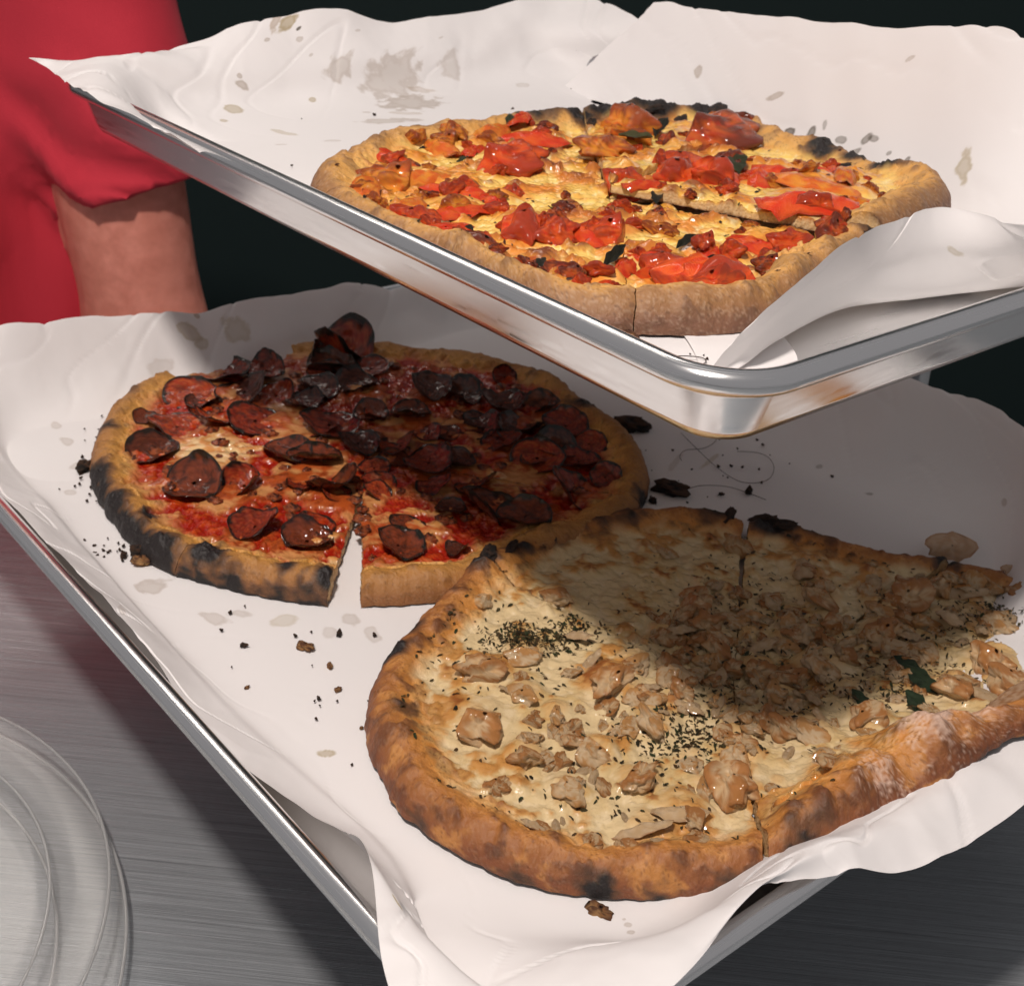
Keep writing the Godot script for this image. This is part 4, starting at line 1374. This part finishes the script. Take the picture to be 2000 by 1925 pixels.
func pepperoni_pizza() -> void:
	var outline := [[176, 900, 0, 0.8], [185, 860, 0, 0.7], [205, 815, 0, 0.62], [250, 765, 0, 0.62], [310, 725, 0, 0.62], [370, 700, 0, 0.62], [440, 685, 0, 0.62], [520, 672, 0, 0.62], [620, 668, 0, 0.62], [720, 668, 0, 0.62], [820, 676, 0, 0.62], [920, 690, 0, 0.62], [1000, 706, 0, 0.62], [1060, 722, 0, 0.62], [1130, 770, 0, 0.62], [1190, 815, 0, 0.62], [1235, 860, 0, 0.75], [1262, 910, 0, 0.75], [1265, 960, 0, 0.75], [1240, 1005, 0, 0.75], [1180, 1050, 0, 0.75], [1100, 1090, 0, 0.90], [1000, 1130, 0, 0.90], [900, 1170, 0, 0.90], [800, 1185, 0, 0.90], [700, 1188, 0, 0.90], [650, 1186, 0, 0.90], [560, 1176, 0, 0.90], [460, 1155, 0, 0.90], [370, 1130, 0, 0.90], [318, 1112, 0, 0.90], [268, 1075, 0, 0.75], [225, 1025, 0, 0.75], [195, 975, 0, 0.75], [178, 935, 0, 0.75]]
	var chars := [[182, 925, 40, 1.0], [200, 985, 48, 1.2], [235, 1040, 50, 1.3], [290, 1080, 55, 1.3], [300, 1005, 24, 1.1], [180, 955, 40, 1.2], [210, 1015, 44, 1.3], [262, 1062, 46, 1.3], [370, 1125, 46, 1.3], [480, 1158, 46, 1.2], [555, 1172, 46, 1.1], [345, 1115, 40, 1.3], [410, 1090, 40, 0.9], [430, 1145, 50, 1.2], [520, 1165, 50, 1.0], [600, 1170, 50, 1.1], [560, 1120, 24, 0.8], [640, 1140, 30, 0.9], [210, 840, 30, 0.6], [260, 770, 26, 0.4], [1140, 790, 30, 0.6], [1060, 725, 22, 0.6], [500, 680, 40, 0.4], [1255, 960, 30, 0.5]]
	var cuts := [Vector2(1255, 975), Vector2(668, 1188), Vector2(318, 1113), Vector2(183, 870), Vector2(650, 670), Vector2(1062, 722)]
	var slices := [{"g1": 0.055, "label": "near right slice beside the open gap"}, {"g0": 0.055, "label": "near left slice with a blackened rim"}, {"g1": 0.0}, {}, {}, {}]
	var pz := pizza("pepperoni_pizza", "pepperoni pizza with burnt left rim in the lower pan", 1, 0.0, Vector2(716, 905), outline, chars, cuts, slices, [[415, 882, 66, 1.2], [370, 880, 40, 1.0], [620, 1050, 40, 0.7], [655, 1100, 40, 0.8], [840, 1010, 50, 0.6], [700, 700, 60, 0.5], [760, 1010, 46, 0.5], [500, 735, 40, 0.6], [900, 880, 40, 0.5], [1000, 940, 60, 0.5]])
	var cups := []
	for k in 16: cups.append(cup_mesh(k * 3 + 1))
	var rng := RandomNumberGenerator.new()
	rng.seed = 4
	for q in [[439, 718, 110, 0.3, 0.0], [520, 720, 80, 1.0, 0.4], [373, 761, 112, 0.1, 0.0], [540, 760, 75, 0.8, 0.3], [478, 757, 120, 0.1, 0.0], [345, 820, 118, 0.3, 0.2], [413, 815, 90, 0.7, -0.4], [280, 808, 48, 0.5, 0.3], [298, 868, 105, 0.2, 0.0], [498, 814, 122, 0.05, 0.0], [643, 823, 118, 0.2, 0.1], [561, 874, 108, 0.1, 0.0], [617, 888, 110, 0.25, 0.0], [380, 938, 122, 0.5, 0.1], [478, 934, 82, 1.1, 0.6], [498, 1020, 100, 0.75, 0.0], [600, 1042, 100, 0.8, 0.2], [656, 942, 122, 0.2, 0.0], [735, 950, 60, 0.6, 0.0], [620, 752, 90, 0.3, 0.0], [664, 680, 120, 1.2, 0.3], [617, 690, 60, 1.5, 0.9], [650, 712, 108, 0.5, 0.0], [725, 712, 72, 0.4, 0.3], [695, 738, 85, 0.3, 0.0], [600, 778, 70, 0.3, 0.2], [725, 797, 70, 0.3, 0.0], [836, 757, 96, 0.5, 0.0], [902, 763, 82, 0.6, 0.2], [978, 779, 105, 0.4, -0.2], [985, 728, 48, 1.3, 0.8], [1058, 783, 75, 0.6, 0.5], [942, 826, 95, 0.15, 0.0], [836, 836, 60, 0.4, 0.2], [1015, 826, 100, 0.2, 0.0], [1104, 826, 98, 0.3, 0.0], [836, 897, 112, 0.1, 0.0], [1048, 889, 108, 0.15, 0.0], [932, 938, 90, 0.25, 0.0], [849, 940, 75, 0.45, 0.2], [948, 980, 128, 0.3, 0.0], [1114, 950, 120, 0.15, 0.0], [1181, 925, 70, 0.4, 0.2], [1025, 1004, 112, 0.3, 0.0], [776, 1057, 104, 0.6, 0.1], [892, 1063, 52, 0.5, 0.0], [1081, 866, 100, 0.2, 0.0], [982, 856, 90, 0.15, 0.0], [733, 796, 52, 0.5, 0.3], [730, 903, 62, 0.4, 0.0], [1130, 890, 90, 0.3, 0.1], [800, 800, 80, 0.2, 0.0], [780, 860, 90, 0.1, 0.0], [890, 890, 80, 0.15, 0.0], [1150, 860, 70, 0.5, 0.2], [700, 860, 90, 0.1, 0.1]]:
		var up_: float = q[3]
		top(pz, "pepperoni", cups[rng.randi() % 16], M["meat"], q[0], q[1], q[2] * 1.08, 0.48 + 0.62 * up_, rng.randf() * TAU, 0.10, Vector2(q[4] + rng.randfn(0.04, 0.15), rng.randfn(0.0, 0.18 + 0.2 * up_)), 0.92)
	for k in 24:      # more slices, half sunk in the cheese
		var th := rng.randf() * TAU
		var r := sqrt(rng.randf_range(0.0, 0.80)) * (rad_at(pz, th) - 0.028)
		if cos(th) * r < -0.03 and sin(th) * r > -0.03: continue
		top_at(pz, "pepperoni", cups[rng.randi() % 16], M["meat"], r * cos(th), r * sin(th), rng.randf_range(0.008, 0.0125), 0.4, rng.randf() * TAU, -0.06, Vector2(rng.randfn(0.05, 0.12), rng.randfn(0.0, 0.12)), 0.92)
	var bits := []
	for k in 5: bits.append(blob_mesh(k * 3 + 60, 12, 16, 0.5, 0.9, 0.25, Color(0.25, 0.035, 0.012), Color(0.40, 0.10, 0.03), Color(0.03, 0.012, 0.01)))
	for k in 110:
		var th := rng.randf() * TAU
		var r := sqrt(rng.randf()) * (rad_at(pz, th) - 0.03)
		top_at(pz, "meat_crumb", bits[rng.randi() % 5], M["meat"], r * cos(th), r * sin(th), rng.randf_range(0.0018, 0.0045), 0.5, rng.randf() * TAU, 0.2, Vector2.ZERO, 0.8)

func white_pizza() -> void:
	var outline := [[716, 1430, 0, 0.85], [718, 1380, 0, 0.8], [735, 1330, 0, 0.75], [765, 1275, 0, 0.7], [810, 1220, 0, 0.7], [862, 1160], [910, 1105], [985, 1065], [1060, 1035, 0, 0.7], [1150, 1008, 0, 0.6], [1240, 992, 0, 0.6], [1330, 988, 0, 0.6], [1410, 998, 0, 0.6], [1455, 1012, 0, 0.6], [1540, 1022, 0, 0.6], [1620, 1042, 0, 0.6], [1700, 1068, 0, 0.5], [1790, 1085, 0, 0.5], [1868, 1092, 0, 0.5], [1940, 1112, 0, 0.6], [2030, 1140, 0.002, 0.7], [2150, 1200, 0.008, 0.8], [2220, 1290, 0.016], [2150, 1400, 0.023, 1.2], [1990, 1440, 0.025, 1.5], [1905, 1490, 0.023, 1.9], [1820, 1550, 0.019, 2.0], [1730, 1605, 0.014, 1.8], [1640, 1655, 0.010, 1.5], [1560, 1692, 0.007, 1.2], [1490, 1725, 0.005], [1420, 1752, 0.002], [1330, 1765], [1230, 1768], [1130, 1760], [1040, 1742], [960, 1712], [890, 1675], [830, 1635], [780, 1590], [750, 1535], [725, 1480]]
	var chars := [[935, 1100, 40, 0.9], [1000, 1080, 40, 0.7], [800, 1225, 34, 0.75], [770, 1280, 34, 0.8], [790, 1395, 40, 0.55], [860, 1160, 26, 0.6], [1175, 1735, 40, 0.65], [1300, 1745, 45, 0.55], [1440, 1740, 40, 0.6], [1080, 1050, 50, 0.6], [1200, 1010, 60, 0.55], [1400, 1005, 50, 0.7], [1510, 1025, 46, 1.0], [1600, 1040, 40, 0.6], [1850, 1095, 36, 0.6], [810, 1610, 40, 0.45], [1000, 1720, 60, 0.35], [1560, 1680, 50, 0.5], [1840, 1470, 70, -0.9], [1880, 1400, 60, -1.0], [1780, 1520, 60, -0.8], [1700, 1590, 50, -0.5], [1960, 1420, 70, -0.9]]
	var cuts := [Vector2(2075, 1390), Vector2(1488, 1722), Vector2(915, 1103), Vector2(1457, 1012), Vector2(1872, 1092)]
	var slices := [{"up": 0.002, "g1": 0.012, "label": "near right slice, rim raised and dusted with flour"}, {"up": 0.0012, "label": "near left slice in full light, pale and blistered"}, {"g0": 0.012, "g1": 0.012}, {"g0": 0.012, "g1": 0.012}, {"g0": 0.01}]
	var pieces := [[942, 1168, 62, 0], [1092, 1159, 66, 1], [946, 1309, 96, 1], [1028, 1277, 80, 0], [1028, 1350, 66, 0], [942, 1405, 112, 1], [1028, 1473, 78, 1], [1165, 1464, 84, 0], [1115, 1537, 78, 0], [1201, 1332, 104, 1], [1242, 1291, 66, 0], [1283, 1414, 88, 0], [1247, 1523, 80, 1], [1260, 1619, 112, 2], [1333, 1588, 110, 2], [1151, 1651, 44, 1], [1360, 1650, 56, 1], [1405, 1373, 52, 2], [1446, 1437, 68, 1], [1528, 1418, 72, 1], [1450, 1478, 72, 0], [1432, 1526, 120, 1], [1512, 1537, 40, 0], [1610, 1546, 58, 1], [1380, 1530, 60, 0], [1514, 1345, 70, 0], [1582, 1432, 80, 0], [1687, 1414, 84, 1], [1692, 1446, 46, 0], [1601, 1291, 100, 0], [1405, 1254, 82, 1], [1377, 1204, 96, 1], [1460, 1232, 36, 0], [1605, 1159, 84, 1], [1724, 1186, 70, 0], [1733, 1232, 98, 1], [1774, 1268, 100, 2], [1678, 1259, 38, 0], [1760, 1309, 70, 0], [1870, 1204, 116, 2], [1952, 1222, 80, 0], [1883, 1150, 88, 2], [1706, 1122, 82, 2], [1774, 1159, 90, 1], [1865, 1359, 96, 1], [1933, 1304, 110, 1], [1965, 1350, 96, 1], [1569, 1100, 86, 2], [1655, 1340, 60, 0], [1480, 1300, 64, 1], [1540, 1250, 60, 0], [1330, 1340, 70, 1], [1300, 1230, 60, 1], [1090, 1390, 56, 0], [1350, 1480, 60, 0]]
	var tints := [[960, 1305, 50, 0.7], [1165, 1320, 60, 0.8], [1185, 1440, 40, 0.7], [1020, 1530, 30, 0.7], [1155, 1650, 44, 1.0], [1130, 1610, 40, 0.6], [1370, 1640, 50, 0.9], [1550, 1600, 60, 0.9], [870, 1310, 40, 0.8], [860, 1260, 40, 0.8], [880, 1380, 40, 0.7], [940, 1480, 50, 0.5], [1620, 1545, 34, 0.9], [1440, 1520, 40, 0.8], [1290, 1430, 30, 0.6], [1560, 1095, 60, 0.7], [1100, 1130, 40, 0.8], [1180, 1060, 60, 0.5], [1280, 1040, 60, 0.5], [1700, 1130, 60, 0.6], [1900, 1160, 60, 0.8], [1010, 1190, 30, 0.4], [1240, 1250, 40, 0.5]]
	var pz := pizza("white_pizza", "white pizza with clam pieces and dried herbs in the lower pan", 2, 0.0, Vector2(1432, 1352), outline, chars, cuts, slices, tints, pieces)
	var kinds := []
	for k in 6: kinds.append(blob_mesh(k * 4 + 200, 26, 34, 0.60, 0.85, 0.06, Color(0.72, 0.49, 0.27), Color(0.77, 0.58, 0.36), Color(0.60, 0.29, 0.09), 2))
	for k in 5: kinds.append(blob_mesh(k * 4 + 300, 26, 34, 0.62, 0.9, 0.08, Color(0.70, 0.43, 0.20), Color(0.74, 0.53, 0.31), Color(0.46, 0.18, 0.045), 2))
	for k in 4: kinds.append(petal_mesh(k * 4 + 400, Color(0.62, 0.42, 0.23), Color(0.68, 0.50, 0.31), Color(0.34, 0.13, 0.04)))
	var rng := RandomNumberGenerator.new()
	rng.seed = 21
	for q in pieces:
		var base: int = [0, 6, 11][q[3]]
		var num: int = [6, 5, 4][q[3]]
		q[2] *= 0.98
		top(pz, "clam", kinds[base + rng.randi() % num], M["clam"], q[0], q[1], q[2], rng.randf_range(0.38, 0.60), rng.randf() * TAU, -0.05 if q[3] < 2 else -0.4, Vector2(rng.randfn(0.0, 0.25), rng.randfn(0.0, 0.25)), rng.randf_range(0.62, 0.95))
	for k in 235:      # chopped clam between the larger pieces
		var q: Array = [[1600, 1270, 190, 80], [1480, 1360, 150, 70], [1250, 1420, 170, 90], [1120, 1480, 150, 100], [1820, 1240, 110, 70], [1420, 1200, 90, 50], [1700, 1180, 150, 50], [1560, 1250, 110, 60]][rng.randi() % 8]
		var o := top(pz, "clam_scrap", kinds[rng.randi() % 15], M["clam"], q[0] + rng.randfn(0, q[2]), q[1] + rng.randfn(0, q[3]), rng.randf_range(18, 66), rng.randf_range(0.4, 0.75), rng.randf() * TAU, 0.12, Vector2(rng.randfn(0, 0.3), rng.randfn(0, 0.3)), 0.8)
	var tones := [Color(0.06, 0.055, 0.022), Color(0.035, 0.030, 0.014), Color(0.10, 0.08, 0.03), Color(0.05, 0.07, 0.025), Color(0.13, 0.07, 0.025)]
	flakes(pz, "dried_herbs", [[1010, 1238, 32, 12, 0.003], [1060, 1250, 40, 14, 0.001], [1120, 1220, 30, 14], [1600, 1270, 190, 80, 0.002], [1500, 1330, 120, 60, 0.002], [1430, 1200, 100, 60, 0.002], [1330, 1440, 50, 26], [1360, 1400, 50, 30], [1750, 1340, 70, 30, 0.003], [1920, 1210, 50, 20, 0.003], [1800, 1230, 100, 60, 0.002]], 2100, 7, tones, Vector2(0.0005, 0.0014), 0.02)
	flakes(pz, "scattered_herbs", [[1100, 1380, 170, 130], [1250, 1520, 170, 90], [950, 1250, 90, 60], [1500, 1120, 220, 60]], 420, 9, tones, Vector2(0.0006, 0.0016), 0.014)
	var green := leaf_mesh(8, Color(0.035, 0.06, 0.03))
	for q in [[1140, 1448, 46], [1800, 1330, 90], [1790, 1385, 80], [1770, 1300, 60], [1680, 1370, 60], [1430, 1290, 60]]:
		top(pz, "herb_leaf", green, M["leaf"], q[0], q[1], q[2], 0.4, rng.randf() * TAU, 0.5, Vector2(0.3, 0.2), 1.0)

	var burnt := []
	for k in 3: burnt.append(blob_mesh(k * 3 + 700, 16, 20, 0.7, 0.9, 0.3, Color(0.022, 0.016, 0.012), Color(0.010, 0.009, 0.008), Color(0.06, 0.03, 0.02)))
	for q in [[1500, 1008, 60, 0.45], [1525, 1020, 50, 0.3], [955, 1088, 56, 0.5], [1000, 1078, 40, 0.4], [1425, 1003, 40, 0.3]]:
		top(pz, "char_bit", burnt[rng.randi() % 3], M["char"], q[0], q[1] + 6, q[2] * 0.85, q[3] * 0.6, rng.randf() * TAU, 0.3, Vector2(0.2, 0.3), 0.6)
	var shell := torn_mesh()
	top(pz, "torn_crust", shell, M["crust"], 1962, 1452, 176, 1.0, 0.75, 0.05, Vector2(0.1, 0.0), 0.9)


# ---------------------------------------------------------------- crumbs, chips and threads
func scraps() -> void:
	var chip := []
	for k in 4: chip.append(blob_mesh(k * 3 + 500, 14, 18, 0.7, 0.9, 0.35, Color(0.030, 0.022, 0.016), Color(0.012, 0.010, 0.009), Color(0.09, 0.04, 0.02)))
	var crumb := []
	for k in 4: crumb.append(blob_mesh(k * 3 + 540, 14, 18, 0.6, 1.0, 0.35, Color(0.42, 0.17, 0.05), Color(0.55, 0.30, 0.12), Color(0.12, 0.04, 0.02)))
	var rng := RandomNumberGenerator.new()
	rng.seed = 77
	# name, label, pixel, width, pan floor, dark?, height
	for q in [["burnt_chip", "black charred chip below the corner of the upper pan", 1235, 832, 62, 0.0, 1, 0.45], ["burnt_chip", "dark brown charred flake between the two lower pizzas", 1310, 955, 62, 0.0, 1, 0.35], ["burnt_chip", "small black chip on the far side of the brown flake's thread", 1463, 958, 17, 0.0, 1, 0.8], ["burnt_chip", "tiny black speck on paper between flake and black chip", 1409, 963, 10, 0.0, 1, 0.7], ["burnt_chip", "black crumb tucked against the white pizza's far rim", 1276, 976, 16, 0.0, 1, 0.7], ["burnt_chip", "black flake sticking out from the left of the pepperoni pizza", 166, 912, 36, 0.0, 1, 0.6], ["burnt_chip", "black crumb lying off the burnt rim, farthest left", 241, 1083, 16, 0.0, 1, 0.9], ["burnt_chip", "large black crumb touching the burnt rim's broken place", 272, 1078, 30, 0.0, 1, 0.9], ["crust_crumb", "red brown crumb below the black crumb at the burnt rim", 275, 1096, 32, 0.0, 0, 0.6], ["crust_crumb", "red brown crumb right against the broken burnt rim", 314, 1095, 22, 0.0, 0, 0.7], ["crust_crumb", "orange crumb lying alone on the open paper", 596, 1260, 32, 0.0, 0, 0.4], ["crust_crumb", "small orange crumb on paper, nearer than the big one", 644, 1298, 16, 0.0, 0, 0.6], ["burnt_chip", "round black peppercorn-like crumb on the open paper", 662, 1236, 13, 0.0, 1, 1.0], ["burnt_chip", "small brown triangular chip left on the open paper", 476, 1257, 14, 0.0, 1, 0.5], ["crust_crumb", "tiny red crumb on paper towards the pan's left rim", 482, 1339, 11, 0.0, 0, 0.5], ["crust_crumb", "thin red curl of crust near the white pizza", 660, 1343, 16, 0.0, 0, 0.4], ["crust_crumb", "brown torn crumb hanging off the white pizza's near rim", 1172, 1782, 50, 0.0, 0, 0.5], ["crust_crumb", "pale crumb on paper under the white pizza's left rim", 706, 1418, 8, 0.0, 0, 0.7], ["burnt_chip", "dark speck on paper below the pale oil mark", 687, 1489, 6, 0.0, 1, 0.6],
		["crust_crumb", "torn orange crumb at the cut of the tomato pizza's near rim", 1226, 662, 36, UP_FLOOR, 0, 0.8], ["burnt_chip", "brown flake on the upper paper beside the pan corner", 1246, 708, 34, UP_FLOOR, 1, 0.5], ["burnt_chip", "small dark flake next to a thread on the upper paper", 1284, 711, 24, UP_FLOOR, 1, 0.5], ["burnt_chip", "tiny dark speck above the flakes on the upper paper", 1278, 691, 7, UP_FLOOR, 1, 0.6], ["burnt_chip", "black chip behind the tomato pizza's far slice", 1508, 246, 24, UP_FLOOR, 1, 0.8]]:
		var w := at_y(q[2], q[3], q[5] + 0.003)
		var half: float = q[4] * 0.5 * px_size(w)
		var o := obj(q[0], (chip if q[6] else crumb)[rng.randi() % 4], M["char"])
		o.position = w + Vector3.UP * (half * q[7] * 0.5 - 0.001)
		o.transform.basis = Basis(Vector3.UP, rng.randf() * TAU) * Basis.from_scale(Vector3(half, half * q[7], half * 0.7))
		tag(o, q[1], "crumb", "crumbs on the papers")
	# burnt flaps standing up from rims and clams that fell off
	var clam := petal_mesh(433, Color(0.60, 0.37, 0.22), Color(0.70, 0.50, 0.34), Color(0.34, 0.14, 0.05))
	for q in [["beige clam piece leaning on paper behind the white pizza", 1852, 1068, 90, 0.008, 0.9], ["rounded clam piece with black tip beside the far rim", 1985, 1120, 60, 0.006, 0.3]]:
		var w := at_y(q[1], q[2], q[4])
		var half: float = q[3] * 0.5 * px_size(w)
		var o := obj("loose_clam", clam, M["clam"])
		o.transform = Transform3D(Basis(Vector3.RIGHT, q[5]) * Basis.from_scale(Vector3(half, half * 0.6, half)), w)
		tag(o, q[0], "clam", "clam pieces off the pizza")
	# specks nobody would count
	var mm := MultiMesh.new()
	mm.transform_format = MultiMesh.TRANSFORM_3D
	mm.mesh = chip[1]
	mm.instance_count = 150
	for k in 150:
		var q: Array = [[225, 1070, 30, 12, 0.0], [170, 900, 30, 60, 0.0], [600, 1290, 160, 60, 0.0], [1400, 930, 110, 40, 0.0], [1290, 700, 60, 10, UP_FLOOR], [880, 190, 250, 60, UP_FLOOR], [1600, 290, 90, 14, UP_FLOOR]][rng.randi() % 7]
		var w := at_y(q[0] + rng.randfn(0, q[2]), q[1] + rng.randfn(0, q[3]), q[4] + 0.0026)
		var s := rng.randf_range(0.00022, 0.0007)
		mm.set_instance_transform(k, Transform3D(Basis(Vector3.UP, rng.randf() * TAU) * Basis.from_scale(Vector3(s * 1.4, s, s)), w))
	var o2 := MultiMeshInstance3D.new()
	o2.name = "crumb_specks"
	o2.multimesh = mm
	o2.material_override = M["char"]
	tag(o2, "tiny dark specks scattered over the white papers", "crumbs")
	o2.set_meta("kind", "stuff")
	add_child(o2, true)
	# loose threads
	for q in [["long thread looping over the lower paper beneath the pan corner", [[1330, 845], [1365, 880], [1400, 912], [1440, 938], [1475, 943], [1502, 935], [1512, 915], [1503, 895], [1480, 884], [1440, 881]], 0.0], ["short thread curling under the long loop on lower paper", [[1400, 846], [1397, 862], [1375, 875], [1340, 879], [1328, 890], [1332, 900]], 0.0], ["thread trailing from the brown flake across lower paper", [[1340, 956], [1370, 948], [1420, 950], [1460, 962], [1497, 976]], 0.0], ["thin oval loop of thread on the upper paper", [[1262, 703], [1290, 698], [1330, 695], [1365, 697], [1379, 703], [1372, 711], [1340, 716], [1300, 717], [1260, 716]], UP_FLOOR]]:
		var pts := []
		for v in q[1]: pts.append(at_y(v[0], v[1], q[2] + 0.0029))
		var o := obj("thread", tube(curve_points(pts, 10), 0.00017, 6), M["thread"])
		tag(o, q[0], "thread", "loose threads")
